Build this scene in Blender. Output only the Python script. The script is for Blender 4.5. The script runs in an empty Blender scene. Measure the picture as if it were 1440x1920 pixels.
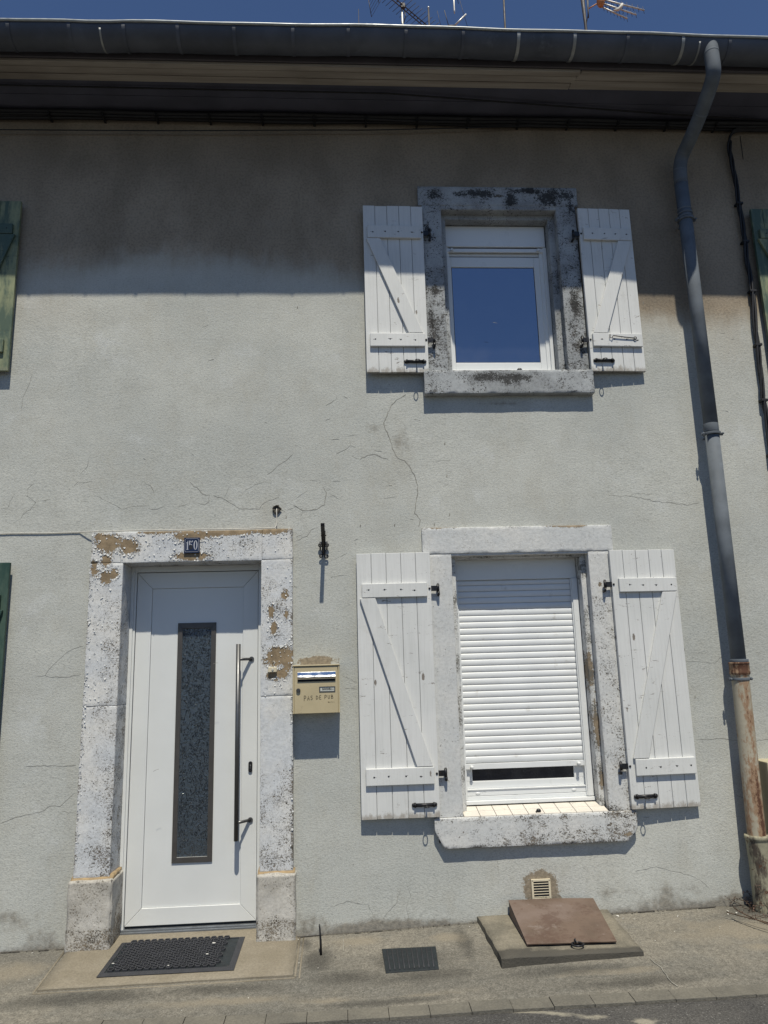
import bpy, bmesh, math, random
from mathutils import Vector, Matrix, noise as mnoise
random.seed(7)
S = bpy.context.scene
C = S.collection
# ---------------------------------------------------------------- camera
cd = bpy.data.cameras.new('camera'); cam = bpy.data.objects.new('camera', cd); C.objects.link(cam)
cd.sensor_fit = 'VERTICAL'; cd.sensor_height = 24.0; cd.sensor_width = 18.0; cd.lens = 17.1976
cd.clip_start = 0.05; cd.clip_end = 2000
r_ = Vector((0.99807179, -0.05560596, -0.02758056)); u_ = Vector((0.01590146, -0.20045346, 0.97957417)); f_ = Vector((0.05999878, 0.97812391, 0.19918272))
m3 = Matrix((r_, u_, -f_)).transposed()
cam.matrix_world = Matrix.Translation((0, -5.04, 1.6)) @ m3.to_4x4()
S.camera = cam
# ---------------------------------------------------------------- light
SUN = Vector((0.08, -1.0, 2.10)).normalized()          # towards the sun
el = math.asin(SUN.z); az = math.atan2(SUN.x, SUN.y)
W = bpy.data.worlds.new('World'); S.world = W; W.use_nodes = True
wn = W.node_tree; bg = wn.nodes['Background']
sky = wn.nodes.new('ShaderNodeTexSky'); sky.sky_type = 'NISHITA'; sky.sun_disc = False
sky.sun_elevation = el; sky.sun_rotation = az; sky.altitude = 250; sky.air_density = 1.0; sky.dust_density = 0.0; sky.ozone_density = 5.0
tn = wn.nodes.new('ShaderNodeMix'); tn.data_type = 'RGBA'; tn.blend_type = 'MULTIPLY'; tn.inputs[0].default_value = 1.0; tn.inputs[7].default_value = (1.02, 1.06, 1.18, 1)
wn.links.new(sky.outputs[0], tn.inputs[6]); wn.links.new(tn.outputs[2], bg.inputs['Color']); bg.inputs['Strength'].default_value = 0.068
sl = bpy.data.lights.new('sun', 'SUN'); sl.energy = 4.75; sl.angle = math.radians(0.6); sl.color = (1.0, 0.948, 0.822)
so = bpy.data.objects.new('sun', sl); C.objects.link(so)
so.rotation_euler = (-SUN).to_track_quat('-Z', 'Y').to_euler(); so.location = (0, -8, 14)
S.view_settings.view_transform = 'Standard'; S.view_settings.look = 'None'; S.view_settings.gamma = 1.0
S.view_settings.exposure = 0.0
S.render.engine = 'CYCLES'
S.cycles.max_bounces = 8

# ---------------------------------------------------------------- shader helpers
class NT:
    def __init__(s, name):
        s.m = bpy.data.materials.new(name); s.m.use_nodes = True; s.t = s.m.node_tree
        s.b = s.t.nodes['Principled BSDF']
        tc = s.t.nodes.new('ShaderNodeTexCoord'); s.co = tc.outputs['Object']
    def put(s, sock, v):
        if isinstance(v, bpy.types.NodeSocket): s.t.links.new(v, sock)
        elif isinstance(v, (tuple, list)): sock.default_value = (*v, 1.0) if len(v) == 3 and len(sock.default_value) == 4 else v
        else: sock.default_value = v
    def vmul(s, v, sc=(1, 1, 1), off=(0, 0, 0)):
        n = s.t.nodes.new('ShaderNodeMapping'); s.put(n.inputs['Vector'], v); n.inputs['Scale'].default_value = sc; n.inputs['Location'].default_value = off
        return n.outputs[0]
    def rnd(s):                                         # object coords shifted per object
        oi = s.t.nodes.new('ShaderNodeObjectInfo')
        m = s.t.nodes.new('ShaderNodeVectorMath'); m.operation = 'SCALE'; m.inputs[0].default_value = (17.3, 9.1, 31.7); s.put(m.inputs['Scale'], oi.outputs['Random'])
        a = s.t.nodes.new('ShaderNodeVectorMath'); a.operation = 'ADD'; s.put(a.inputs[0], s.co); s.put(a.inputs[1], m.outputs[0])
        return a.outputs[0]
    def noise(s, scale, detail=3, rough=0.55, co=None, sc=(1, 1, 1), off=(0, 0, 0), dist=0.0):
        n = s.t.nodes.new('ShaderNodeTexNoise'); n.inputs['Scale'].default_value = scale
        n.inputs['Detail'].default_value = detail; n.inputs['Roughness'].default_value = rough; n.inputs['Distortion'].default_value = dist
        s.put(n.inputs['Vector'], s.vmul(co or s.co, sc, off)); return n.outputs['Fac']
    def vor(s, scale, feature='F1', co=None, sc=(1, 1, 1), out='Distance', rnd=1.0):
        n = s.t.nodes.new('ShaderNodeTexVoronoi'); n.feature = feature; n.inputs['Scale'].default_value = scale; n.inputs['Randomness'].default_value = rnd
        s.put(n.inputs['Vector'], s.vmul(co or s.co, sc)); return n.outputs[out]
    def ss(s, v, a, b, lo=0.0, hi=1.0):
        n = s.t.nodes.new('ShaderNodeMapRange'); n.interpolation_type = 'SMOOTHSTEP'; s.put(n.inputs['Value'], v)
        n.inputs['From Min'].default_value = a; n.inputs['From Max'].default_value = b; n.inputs['To Min'].default_value = lo; n.inputs['To Max'].default_value = hi
        return n.outputs['Result']
    def ma(s, op, a, b=0.0, c=0.0):
        n = s.t.nodes.new('ShaderNodeMath'); n.operation = op; s.put(n.inputs[0], a); s.put(n.inputs[1], b); s.put(n.inputs[2], c); return n.outputs[0]
    def mix(s, f, a, b):
        n = s.t.nodes.new('ShaderNodeMix'); n.data_type = 'RGBA'; s.put(n.inputs['Factor'], f); s.put(n.inputs['A'], a) if False else None
        s.put(n.inputs[6], a); s.put(n.inputs[7], b); return n.outputs[2]
    def mul(s, col, v):                                  # scale a colour by a value
        n = s.t.nodes.new('ShaderNodeVectorMath'); n.operation = 'SCALE'; s.put(n.inputs[0], col if isinstance(col, bpy.types.NodeSocket) else tuple(col)); s.put(n.inputs['Scale'], v); return n.outputs[0]
    def attr(s, name):
        n = s.t.nodes.new('ShaderNodeAttribute'); n.attribute_name = name; return n.outputs['Fac']
    def bump(s, h, strength=0.5, dist=0.01, normal=None):
        n = s.t.nodes.new('ShaderNodeBump'); n.inputs['Strength'].default_value = strength; n.inputs['Distance'].default_value = dist
        s.put(n.inputs['Height'], h)
        if normal is not None: s.put(n.inputs['Normal'], normal)
        return n.outputs[0]
    def end(s, col, rough=0.8, normal=None, metal=0.0, spec=0.5, coat=0.0):
        s.put(s.b.inputs['Base Color'], col); s.put(s.b.inputs['Roughness'], rough); s.put(s.b.inputs['Metallic'], metal)
        s.b.inputs['Specular IOR Level'].default_value = spec; s.b.inputs['Coat Weight'].default_value = coat
        if normal is not None: s.put(s.b.inputs['Normal'], normal)
        return s.m

M = {}
def simple(name, col, rough=0.6, metal=0.0, var=0.08, scale=12, bump=0.0, bscale=60, spec=0.5, dirt=0.0, dirtcol=(0.08, 0.065, 0.05)):
    n = NT(name); c = n.rnd()
    k = n.ss(n.noise(scale, 4, co=c), 0.25, 0.75, 1 - var, 1 + var)
    base = n.mul(col, k)
    if dirt: base = n.mix(n.ss(n.noise(scale * 1.7, 6, 0.65, co=c, off=(3, 1, 2)), 0.62 - dirt * 0.25, 0.75, 0, 0.85), base, dirtcol)
    nrm = n.bump(n.noise(bscale, 3, co=c), bump, 0.004) if bump else None
    rr = n.ss(n.noise(scale * 2, 3, co=c), 0.3, 0.7, max(0.05, rough - 0.08), min(1, rough + 0.08))
    M[name] = n.end(base, rr, nrm, metal, spec); return M[name]

# roughcast wall
n = NT('roughcast')
gr = n.attr('grime'); dp = n.attr('damp'); pt = n.attr('patch')
big = n.noise(0.9, 4, 0.6); mid = n.noise(5, 5, 0.65); fine = n.noise(150, 2, 0.65, sc=(0.7, 1, 1.15)); med = n.noise(62, 3, 0.7, sc=(0.8, 1, 1.1))
col = n.mix(n.ss(big, 0.35, 0.68), (0.425, 0.434, 0.404), (0.500, 0.502, 0.460))
col = n.mix(n.ss(mid, 0.42, 0.72, 0, 0.40), col, (0.385, 0.380, 0.338))
col = n.mix(n.ss(n.noise(1.7, 6, 0.7, off=(8, 0, 3), sc=(1.4, 1, .7)), 0.50, 0.72, 0, 0.5), col, (0.400, 0.385, 0.330))
col = n.mix(n.ss(n.noise(2.6, 5, 0.7, off=(1, 0, 9)), 0.55, 0.70, 0, 0.5), col, (0.545, 0.555, 0.535))
col = n.mul(col, n.ma('MULTIPLY', n.ss(fine, 0.30, 0.55, 0.84, 1.03), n.ss(n.noise(88, 3, 0.75, sc=(0.6, 1, 1.3)), 0.34, 0.50, 0.84, 1.03)))
# scattered small dark pits
col = n.mix(n.ma('MULTIPLY', n.ss(n.noise(38, 2, 0.7, sc=(0.8, 1, 1)), 0.70, 0.76), 0.6), col, (0.16, 0.155, 0.14))
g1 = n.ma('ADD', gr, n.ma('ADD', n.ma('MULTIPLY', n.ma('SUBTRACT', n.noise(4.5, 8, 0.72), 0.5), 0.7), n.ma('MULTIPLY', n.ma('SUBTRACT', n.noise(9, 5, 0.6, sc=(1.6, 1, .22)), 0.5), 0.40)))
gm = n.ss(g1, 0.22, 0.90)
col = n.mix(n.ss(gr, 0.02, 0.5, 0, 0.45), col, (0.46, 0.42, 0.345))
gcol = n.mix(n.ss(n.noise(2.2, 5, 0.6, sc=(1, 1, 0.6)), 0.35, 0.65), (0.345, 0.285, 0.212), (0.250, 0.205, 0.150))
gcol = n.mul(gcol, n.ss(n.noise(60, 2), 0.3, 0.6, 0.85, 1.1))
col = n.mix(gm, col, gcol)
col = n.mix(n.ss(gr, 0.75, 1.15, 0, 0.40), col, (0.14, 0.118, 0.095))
d1 = n.ma('ADD', dp, n.ma('MULTIPLY', n.ma('SUBTRACT', n.noise(9, 6, 0.7), 0.5), 1.0))
col = n.mix(n.ss(d1, 0.35, 0.75, 0, 0.80), col, n.mul((0.17, 0.15, 0.12), n.ss(n.noise(40, 3), 0.3, 0.7, 0.7, 1.4)))
p1 = n.ma('ADD', pt, n.ma('MULTIPLY', n.ma('SUBTRACT', n.noise(26, 6, 0.75), 0.5), 1.3))
col = n.mix(n.ss(p1, 0.45, 0.55), col, n.mul((0.25, 0.21, 0.155), n.ss(n.noise(50, 3), 0.3, 0.7, 0.8, 1.2)))
h = n.ma('ADD', n.ma('MULTIPLY', fine, 0.45), n.ma('MULTIPLY', med, 0.75))
h = n.ma('ADD', h, n.ma('MULTIPLY', n.noise(11, 3, 0.5, sc=(.7, 1, 1.2)), 0.6))
M['wall'] = n.end(col, 0.93, n.bump(h, 0.45, 0.006), spec=0.2)

def painted_stone(name, paint, paint2, under, dark, chipscale=75, flake=1.0, chipcol=None, speck=1.0):
    n = NT(name)
    pe = n.attr('peel'); ch = n.attr('chip'); di = n.attr('dirt')
    n1 = n.noise(13, 9, 0.74, dist=0.4); n2 = n.noise(75, 4, 0.7)
    f = n.ma('ADD', pe, n.ma('ADD', n.ma('MULTIPLY', n.ma('SUBTRACT', n1, 0.5), 1.25), n.ma('MULTIPLY', n.ma('SUBTRACT', n2, 0.5), 0.80)))
    pm = n.ss(f, 0.485, 0.515)
    rim = n.ma('MULTIPLY', n.ss(f, 0.42, 0.48), n.ma('SUBTRACT', 1.0, pm))
    # small flaked spots, gathered in loose clusters
    clus = n.ss(n.noise(9, 4, 0.6, off=(7, 1, 3)), 0.35, 0.65, -0.045, 0.045)
    c1 = n.ma('ADD', n.ma('ADD', n.noise(chipscale, 4, 0.78, sc=(0.85, 1, 1.1)), n.ma('MULTIPLY', ch, 0.27)), clus)
    cm = n.ss(c1, 0.722, 0.752)
    c2 = n.ma('ADD', n.ma('ADD', n.noise(chipscale * 2.3, 3, 0.75, off=(4, 4, 4)), n.ma('MULTIPLY', ch, 0.25)), clus)
    cm2 = n.ss(c2, 0.72, 0.76, 0, 0.85 * speck)
    pc = n.mix(n.ss(n.noise(3.5, 5, 0.6), 0.35, 0.65), paint, paint2)
    pc = n.mul(pc, n.ss(n.noise(45, 5, 0.7), 0.3, 0.6, 0.86, 1.03))
    un = n.mix(n.ss(n.noise(18, 6, 0.65), 0.35, 0.65), under, tuple(v * 0.66 for v in under))
    cc = chipcol or (0.17, 0.145, 0.115)
    cc = n.mix(n.ss(n.noise(20, 3, off=(1, 8, 1)), 0.45, 0.6), cc, tuple(v * 0.45 for v in cc))
    col = n.mix(n.ma('MAXIMUM', cm, cm2), pc, cc)
    col = n.mix(n.ma('MULTIPLY', rim, 0.5), col, (0.74, 0.74, 0.72) if flake > .8 else paint)  # highlight painted round the peeled patches to suggest paint thickness
    col = n.mix(pm, col, un)
    d1 = n.ma('ADD', di, n.ma('ADD', n.ma('MULTIPLY', n.ma('SUBTRACT', n.noise(8, 9, 0.78, off=(2, 5, 1)), 0.5), 1.5), n.ma('MULTIPLY', n.ma('SUBTRACT', n.noise(110, 3, 0.7, off=(1, 0, 4)), 0.5), 0.8)))
    col = n.mix(n.ss(d1, 0.44, 0.60, 0, 0.92), col, dark)
    h = n.ma('SUBTRACT', n.ma('MULTIPLY', n.noise(60, 5, 0.7), 0.45), n.ma('MULTIPLY', n.ma('MAXIMUM', pm, n.ma('MAXIMUM', cm, n.ma('MULTIPLY', cm2, 0.6))), 0.6 * flake))
    h = n.ma('ADD', h, n.ma('MULTIPLY', rim, 0.4 * flake))
    M[name] = n.end(col, 0.75, n.bump(h, 0.75, 0.006), spec=0.25); return M[name]
painted_stone('door_stone', (0.64, 0.63, 0.60), (0.565, 0.58, 0.59), (0.30, 0.225, 0.14), (0.10, 0.085, 0.065))
painted_stone('plinth_stone', (0.54, 0.52, 0.475), (0.43, 0.405, 0.355), (0.30, 0.23, 0.15), (0.15, 0.12, 0.085), chipcol=(0.20, 0.165, 0.12), chipscale=95)
painted_stone('window_stone', (0.605, 0.60, 0.575), (0.54, 0.548, 0.54), (0.27, 0.215, 0.15), (0.13, 0.125, 0.11))
painted_stone('grey_stone', (0.40, 0.415, 0.42), (0.27, 0.28, 0.285), (0.13, 0.115, 0.095), (0.028, 0.027, 0.026), flake=0.5, chipcol=(0.08, 0.075, 0.07))

# white painted planks
def plank(name, base, worn, crackcol, wear=0.0, fade=None):
    n = NT(name); c = n.rnd()
    grain = n.noise(30, 5, 0.65, co=c, sc=(3.0, 1, 0.12))
    col = n.mix(n.ss(n.noise(2.5, 4, co=c), 0.35, 0.7), base, worn)
    if fade: col = n.mix(n.ss(n.noise(2.2, 5, 0.7, co=c, sc=(2.5, 1, 0.7)), 0.44, 0.60), col, fade)
    col = n.mul(col, n.ss(grain, 0.25, 0.6, 0.93, 1.02))
    sc1 = n.noise(30, 6, 0.8, co=c, sc=(0.45, 1, 1.6), dist=0.6)
    clus = n.ss(n.noise(5.5, 2, co=c), 0.50 - wear * .1, 0.60)
    cr = n.ma('MULTIPLY', n.ss(sc1, 0.60, 0.64), clus)
    kn = n.vor(3.1, co=c, sc=(2.6, 1, 1.0)); cr = n.ma('MAXIMUM', cr, n.ma('MULTIPLY', n.ss(n.ma('ADD', kn, n.ma('MULTIPLY', n.ma('SUBTRACT', n.noise(60, 3, 0.7, co=c), 0.5), 0.10)), 0.065, 0.085, 0.9, 0), 1.0))
    col = n.mix(cr, col, crackcol)
    col = n.mix(n.ss(n.noise(8, 7, 0.75, co=c, off=(5, 2, 9), sc=(1, 1, .5)), 0.56, 0.8, 0, 0.5), col, (0.42, 0.40, 0.36) if wear == 0 else (.02, .05, .04))
    sx = n.t.nodes.new('ShaderNodeSeparateXYZ'); n.put(sx.inputs[0], n.co)
    bd = n.ma('ADD', n.ss(sx.outputs['Z'], 0.0, 0.09, 0.55, 0.0), n.ma('MULTIPLY', n.ma('SUBTRACT', n.noise(22, 7, 0.78, co=c, sc=(1, 1, .5)), 0.5), 1.2))
    col = n.mix(n.ss(bd, 0.30, 0.60, 0, 0.75 if wear == 0 else .2), col, (0.27, 0.235, 0.19))
    h = n.ma('SUBTRACT', n.ma('MULTIPLY', grain, 0.35), n.ma('MULTIPLY', cr, 0.5))
    M[name] = n.end(col, 0.55, n.bump(h, 0.45, 0.003), spec=0.35); return M[name]
plank('white_wood', (0.655, 0.655, 0.635), (0.60, 0.605, 0.585), (0.17, 0.14, 0.11))
plank('green_wood', (0.062, 0.100, 0.078), (0.080, 0.115, 0.080), (0.02, 0.03, 0.025), wear=1, fade=(0.25, 0.27, 0.155))
plank('green_wood_dark', (0.024, 0.058, 0.046), (0.032, 0.070, 0.054), (0.01, 0.02, 0.015), wear=1, fade=(0.06, 0.10, 0.075))
simple('pvc', (0.70, 0.71, 0.70), 0.34, var=0.02, scale=3, bump=0.03, bscale=25)
simple('door_white', (0.67, 0.68, 0.665), 0.36, var=0.035, scale=2.2, bump=0.04, bscale=16, dirt=0.0)
simple('slat_white', (0.71, 0.72, 0.715), 0.36, var=0.03, scale=5, dirt=0.02, dirtcol=(0.5, 0.48, 0.44))
simple('gasket', (0.035, 0.036, 0.038), 0.6)
simple('groove', (0.30, 0.31, 0.31), 0.6)
simple('iron', (0.018, 0.018, 0.020), 0.42, metal=0.3, var=0.4, scale=30, bump=0.3, dirt=0.15, dirtcol=(0.07, 0.035, 0.018))
simple('cable_black', (0.008, 0.008, 0.010), 0.6, var=0.3)
simple('cable_white', (0.50, 0.48, 0.43), 0.5, dirt=0.15)
simple('anthracite', (0.085, 0.078, 0.072), 0.38, metal=0.35, var=0.05)
simple('steel', (0.13, 0.13, 0.13), 0.42, metal=0.75, var=0.06, scale=6)
simple('chrome', (0.75, 0.75, 0.74), 0.20, metal=1.0, var=0.04)
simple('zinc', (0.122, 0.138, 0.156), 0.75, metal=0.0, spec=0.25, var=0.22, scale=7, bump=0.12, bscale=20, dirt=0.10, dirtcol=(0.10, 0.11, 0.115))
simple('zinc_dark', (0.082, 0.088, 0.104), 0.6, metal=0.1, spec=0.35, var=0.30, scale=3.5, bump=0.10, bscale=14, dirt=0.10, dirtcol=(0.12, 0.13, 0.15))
simple('zinc_lip', (0.34, 0.36, 0.36), 0.45, metal=0.3, var=0.12, scale=8, dirt=0.1, dirtcol=(0.2, 0.19, 0.16))
simple('solder_and_sunlit_strap', (0.30, 0.30, 0.285), 0.45, metal=0.4, var=0.2)
simple('fascia_dark', (0.085, 0.078, 0.085), 0.8, var=0.2, scale=4, bump=0.3)
simple('soffit_dark', (0.080, 0.082, 0.110), 0.85, var=0.2, scale=4, bump=0.3)
simple('paint_flake', (0.62, 0.62, 0.60), 0.7, var=0.1, scale=30)
simple('joint_dark', (0.055, 0.05, 0.045), 0.95)
simple('crack', (0.235, 0.225, 0.195), 0.95, var=0.4, scale=20)
simple('ochre_mortar', (0.31, 0.225, 0.125), 0.95, var=0.2, scale=20, bump=0.7, dirt=0.2)
simple('beige_metal', (0.47, 0.395, 0.245), 0.42, var=0.05, scale=7, dirt=0.05, dirtcol=(0.3, 0.24, 0.15))
simple('beige_box', (0.45, 0.40, 0.27), 0.5, var=0.06, scale=5)
simple('ivory', (0.62, 0.55, 0.40), 0.5, var=0.06, dirt=0.06)
simple('paper', (0.50, 0.51, 0.46), 0.7, var=0.05)
simple('marker', (0.075, 0.060, 0.035), 0.8)
simple('ink', (0.03, 0.03, 0.03), 0.8)
simple('enamel', (0.012, 0.019, 0.052), 0.22, var=0.3, scale=30, dirt=0.12, dirtcol=(0.012, 0.013, 0.018))
simple('enamel_worn', (0.012, 0.013, 0.018), 0.5)
simple('enamel_white', (0.42, 0.43, 0.46), 0.4)
simple('rubber', (0.010, 0.015, 0.018), 0.62, var=0.3, scale=25, bump=0.3, dirt=0.1, dirtcol=(0.05, 0.048, 0.042))
simple('rubber_edge', (0.030, 0.031, 0.036), 0.6, var=0.2, scale=14, bump=0.15)
simple('void', (0.006, 0.007, 0.009), 0.9)
simple('tile', (0.66, 0.61, 0.53), 0.42, var=0.05, scale=9, dirt=0.06, dirtcol=(0.3, 0.27, 0.22))
simple('grout', (0.10, 0.09, 0.08), 0.9)
simple('alu', (0.21, 0.225, 0.24), 0.40, metal=0.6, var=0.1)
simple('antenna_alu', (0.55, 0.54, 0.50), 0.45, metal=0.5, var=0.2, scale=20)
simple('antenna_dark', (0.055, 0.05, 0.05), 0.6, metal=0.3, var=0.3)
simple('antenna_orange', (0.45, 0.20, 0.07), 0.6, var=0.3, scale=30, dirt=0.3, dirtcol=(0.6, 0.5, 0.4))
simple('roof_tile', (0.24, 0.12, 0.075), 0.85, var=0.3, scale=6, bump=0.5)
simple('dead_stem', (0.075, 0.050, 0.032), 0.9, var=0.4)
simple('dead_leaf', (0.10, 0.062, 0.045), 0.9, var=0.5, scale=40)
simple('debris_white', (0.60, 0.58, 0.52), 0.85, var=0.3, scale=50)

def wood(name, c1, c2, dk):
    n = NT(name)
    g = n.noise(10, 6, 0.65, sc=(0.10, 2.2, 2.2)); k = n.noise(1.6, 4, sc=(0.5, 1, 1))
    col = n.mix(n.ss(g, 0.3, 0.65), c1, c2); col = n.mix(n.ss(k, 0.45, 0.7, 0, 0.7), col, dk)
    M[name] = n.end(col, 0.8, n.bump(g, 0.5, 0.004), spec=0.2)
wood('eave_board', (0.25, 0.215, 0.178), (0.36, 0.32, 0.27), (0.15, 0.128, 0.105))

# rusted lid
n = NT('rust_lid'); a = n.noise(6, 6, 0.6); b = n.noise(1.8, 5, 0.6, off=(0.6, 0, 0))
col = n.mix(n.ss(a, 0.3, 0.7), (0.112, 0.080, 0.060), (0.150, 0.107, 0.081))
col = n.mix(n.ss(b, 0.48, 0.66, 0, 0.75), col, (0.190, 0.145, 0.122))
col = n.mix(n.ss(n.noise(4.5, 7, 0.72, off=(2, 9, 1)), 0.52, 0.64, 0, 0.6), col, (0.085, 0.050, 0.036))
col = n.mix(n.ss(n.noise(40, 3), 0.62, 0.7, 0, 0.5), col, (0.09, 0.045, 0.03))
col = n.mix(n.ss(n.noise(9, 5, 0.7, off=(4, 4, 4)), 0.60, 0.72, 0, 0.6), col, (0.22, 0.18, 0.155))
M['rust_lid'] = n.end(col, 0.82, n.bump(n.noise(45, 4), 0.35, 0.003), spec=0.3)
# cream painted cast iron with rust streaks
n = NT('rusty_pipe'); st = n.noise(14, 6, 0.7, sc=(1.4, 1.4, 0.16)); sp = n.noise(45, 4, 0.7, sc=(1, 1, 0.6))
rt = n.attr('rust')
f = n.ma('ADD', n.ma('ADD', n.ma('MULTIPLY', st, 0.75), n.ma('MULTIPLY', sp, 0.65)), n.ma('MULTIPLY', rt, 0.30))
col = n.mix(n.ss(n.noise(5, 4), 0.3, 0.7), (0.44, 0.40, 0.31), (0.37, 0.33, 0.25))
col = n.mix(n.ss(f, 0.70, 0.86), col, (0.30, 0.195, 0.12)); col = n.mix(n.ss(f, 0.88, 0.98), col, (0.105, 0.05, 0.03))
M['rusty_pipe'] = n.end(col, 0.75, n.bump(sp, 0.5, 0.004), spec=0.3)
n = NT('pipe_shoe'); st = n.noise(9, 6, 0.7, sc=(1.3, 1.3, 0.4))
col = n.mix(n.ss(st, 0.40, 0.55), (0.075, 0.062, 0.050), (0.30, 0.28, 0.20)); col = n.mix(n.ss(n.noise(16, 5, 0.7, off=(3, 3, 3)), 0.58, 0.66), col, (0.10, 0.05, 0.03))
M['pipe_shoe'] = n.end(col, 0.85, n.bump(n.noise(35, 5), 0.6, 0.006), spec=0.2)
# glass: coated pane
def glass(name, base, mixf, rough=0.01, tint=(1, 1, 1), relief=0):
    n = NT(name)
    gl = n.t.nodes.new('ShaderNodeBsdfGlossy'); gl.inputs['Color'].default_value = (*tint, 1); gl.inputs['Roughness'].default_value = rough
    df = n.t.nodes.new('ShaderNodeBsdfDiffuse'); df.inputs['Color'].default_value = (*base, 1)
    mx = n.t.nodes.new('ShaderNodeMixShader'); mx.inputs[0].default_value = mixf
    n.t.links.new(df.outputs[0], mx.inputs[1]); n.t.links.new(gl.outputs[0], mx.inputs[2])
    if relief:
        w = n.noise(26, 3, 0.6, dist=1.3, sc=(1.1, 1, 0.75)); ln = n.ss(n.ma('ABSOLUTE', n.ma('SUBTRACT', w, 0.5)), 0.0, 0.030, 1, 0)
        w2 = n.noise(52, 3, 0.6, dist=0.8); 
        hh = n.ma('ADD', n.ma('MULTIPLY', ln, 1.0), n.ma('MULTIPLY', w2, 0.9))
        b = n.bump(hh, 1.0, relief)
        n.t.links.new(b, gl.inputs['Normal']); n.t.links.new(b, df.inputs['Normal'])
        c = n.mix(ln, (0.040, 0.053, 0.066), (0.014, 0.019, 0.026)); n.t.links.new(c, df.inputs['Color'])
    else:
        b = n.bump(n.noise(2.5, 2), 0.12, 0.01); n.t.links.new(b, gl.inputs['Normal'])
        c = n.mix(n.ss(n.noise(3, 6, 0.7), 0.45, 0.75, 0, 0.6), base, (0.07, 0.07, 0.07)); n.t.links.new(c, df.inputs['Color'])
    n.t.links.new(mx.outputs[0], n.t.nodes['Material Output'].inputs['Surface']); M[name] = n.m
glass('pane_blue', (0.016, 0.018, 0.026), 0.40, tint=(0.72, 0.78, 0.88))
glass('pane_dark', (0.008, 0.01, 0.018), 0.07)
glass('pane_relief', (0.05, 0.06, 0.07), 0.09, rough=0.12, relief=0.005)

# pavement
n = NT('pavement_mat')
st = n.attr('stain'); li = n.attr('light')
a = n.noise(1.3, 6, 0.65, sc=(0.6, 1.5, 1)); b = n.noise(5, 6, 0.7); f = n.noise(120, 3, 0.7)
col = n.mix(n.ss(a, 0.38, 0.62), (0.140, 0.132, 0.113), (0.198, 0.182, 0.150))
col = n.mix(n.ss(b, 0.45, 0.7, 0, 0.55), col, (0.150, 0.145, 0.128))
col = n.mul(col, n.ma('MULTIPLY', n.ss(f, 0.3, 0.7, 0.68, 1.32), n.ss(n.noise(38, 5, 0.75), 0.3, 0.7, 0.78, 1.22)))
s1 = n.ma('ADD', st, n.ma('MULTIPLY', n.ma('SUBTRACT', n.noise(6, 7, 0.7), 0.5), 0.9))
col = n.mix(n.ss(s1, 0.30, 0.95, 0, 0.80), col, n.mul((0.070, 0.066, 0.057), n.ss(f, 0.3, 0.7, 0.6, 1.4)))
l1 = n.ma('ADD', li, n.ma('MULTIPLY', n.ma('SUBTRACT', n.noise(7, 6, 0.7, off=(3, 3, 0)), 0.5), 1.1))
col = n.mix(n.ss(l1, 0.4, 1.0, 0, 0.7), col, n.mul((0.235, 0.205, 0.155), n.ss(f, 0.3, 0.7, 0.85, 1.15)))
col = n.mix(n.ss(n.noise(85, 2, 0.5, off=(9, 2, 0)), 0.74, 0.78, 0, 0.7), col, (0.42, 0.40, 0.36))
col = n.mix(n.ss(n.noise(60, 2, 0.5, off=(1, 7, 0)), 0.72, 0.77, 0, 0.6), col, (0.05, 0.045, 0.04))
M['pavement'] = n.end(col, 0.92, n.bump(n.ma('ADD', n.ma('MULTIPLY', f, 0.6), b), 0.6, 0.006), spec=0.2)
n = NT('asphalt'); f = n.vor(150); g = n.noise(110, 3, 0.7); b = n.noise(2.5, 5, 0.65)
col = n.mix(n.ss(b, 0.35, 0.65), (0.062, 0.060, 0.058), (0.088, 0.084, 0.078)); col = n.mul(col, n.ss(g, 0.3, 0.7, 0.55, 1.5))
col = n.mix(n.ss(n.noise(90, 2, off=(4, 0, 0)), 0.66, 0.72, 0, 0.7), col, (0.34, 0.33, 0.31))
sw = n.attr('light'); s2 = n.ma('ADD', sw, n.ma('MULTIPLY', n.ma('SUBTRACT', n.noise(14, 6, 0.7), 0.5), 1.2))
col = n.mix(n.ss(s2, 0.45, 0.95, 0, 0.75), col, (0.36, 0.33, 0.26))
M['asphalt'] = n.end(col, 0.9, n.bump(n.ma('ADD', g, n.ma('MULTIPLY', f, 0.5)), 0.8, 0.006), spec=0.25)
def concrete(name, c1, c2, sp, bs=0.5):
    n = NT(name); a = n.noise(4, 6, 0.65); f = n.noise(90, 3, 0.7); st = n.attr('stain')
    col = n.mix(n.ss(a, 0.35, 0.65), c1, c2); col = n.mul(col, n.ss(f, 0.3, 0.7, 0.85, 1.12))
    s1 = n.ma('ADD', st, n.ma('MULTIPLY', n.ma('SUBTRACT', n.noise(11, 7, 0.72), 0.5), 1.1))
    col = n.mix(n.ss(s1, 0.30, 0.75, 0, 0.85), col, sp)
    col = n.mix(n.ss(n.noise(9, 8, 0.75, off=(3, 0, 1)), 0.60, 0.75, 0, 0.5), col, sp)
    M[name] = n.end(col, 0.9, n.bump(n.ma('ADD', f, a), bs, 0.005), spec=0.25)
concrete('doorstep_stone', (0.205, 0.178, 0.132), (0.245, 0.215, 0.165), (0.16, 0.135, 0.10), 0.3)
concrete('hatch_concrete', (0.15, 0.137, 0.108), (0.235, 0.21, 0.162), (0.062, 0.058, 0.050), 0.9)
concrete('kerb_stone', (0.128, 0.120, 0.101), (0.168, 0.156, 0.128), (0.11, 0.10, 0.085), 0.9)

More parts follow.
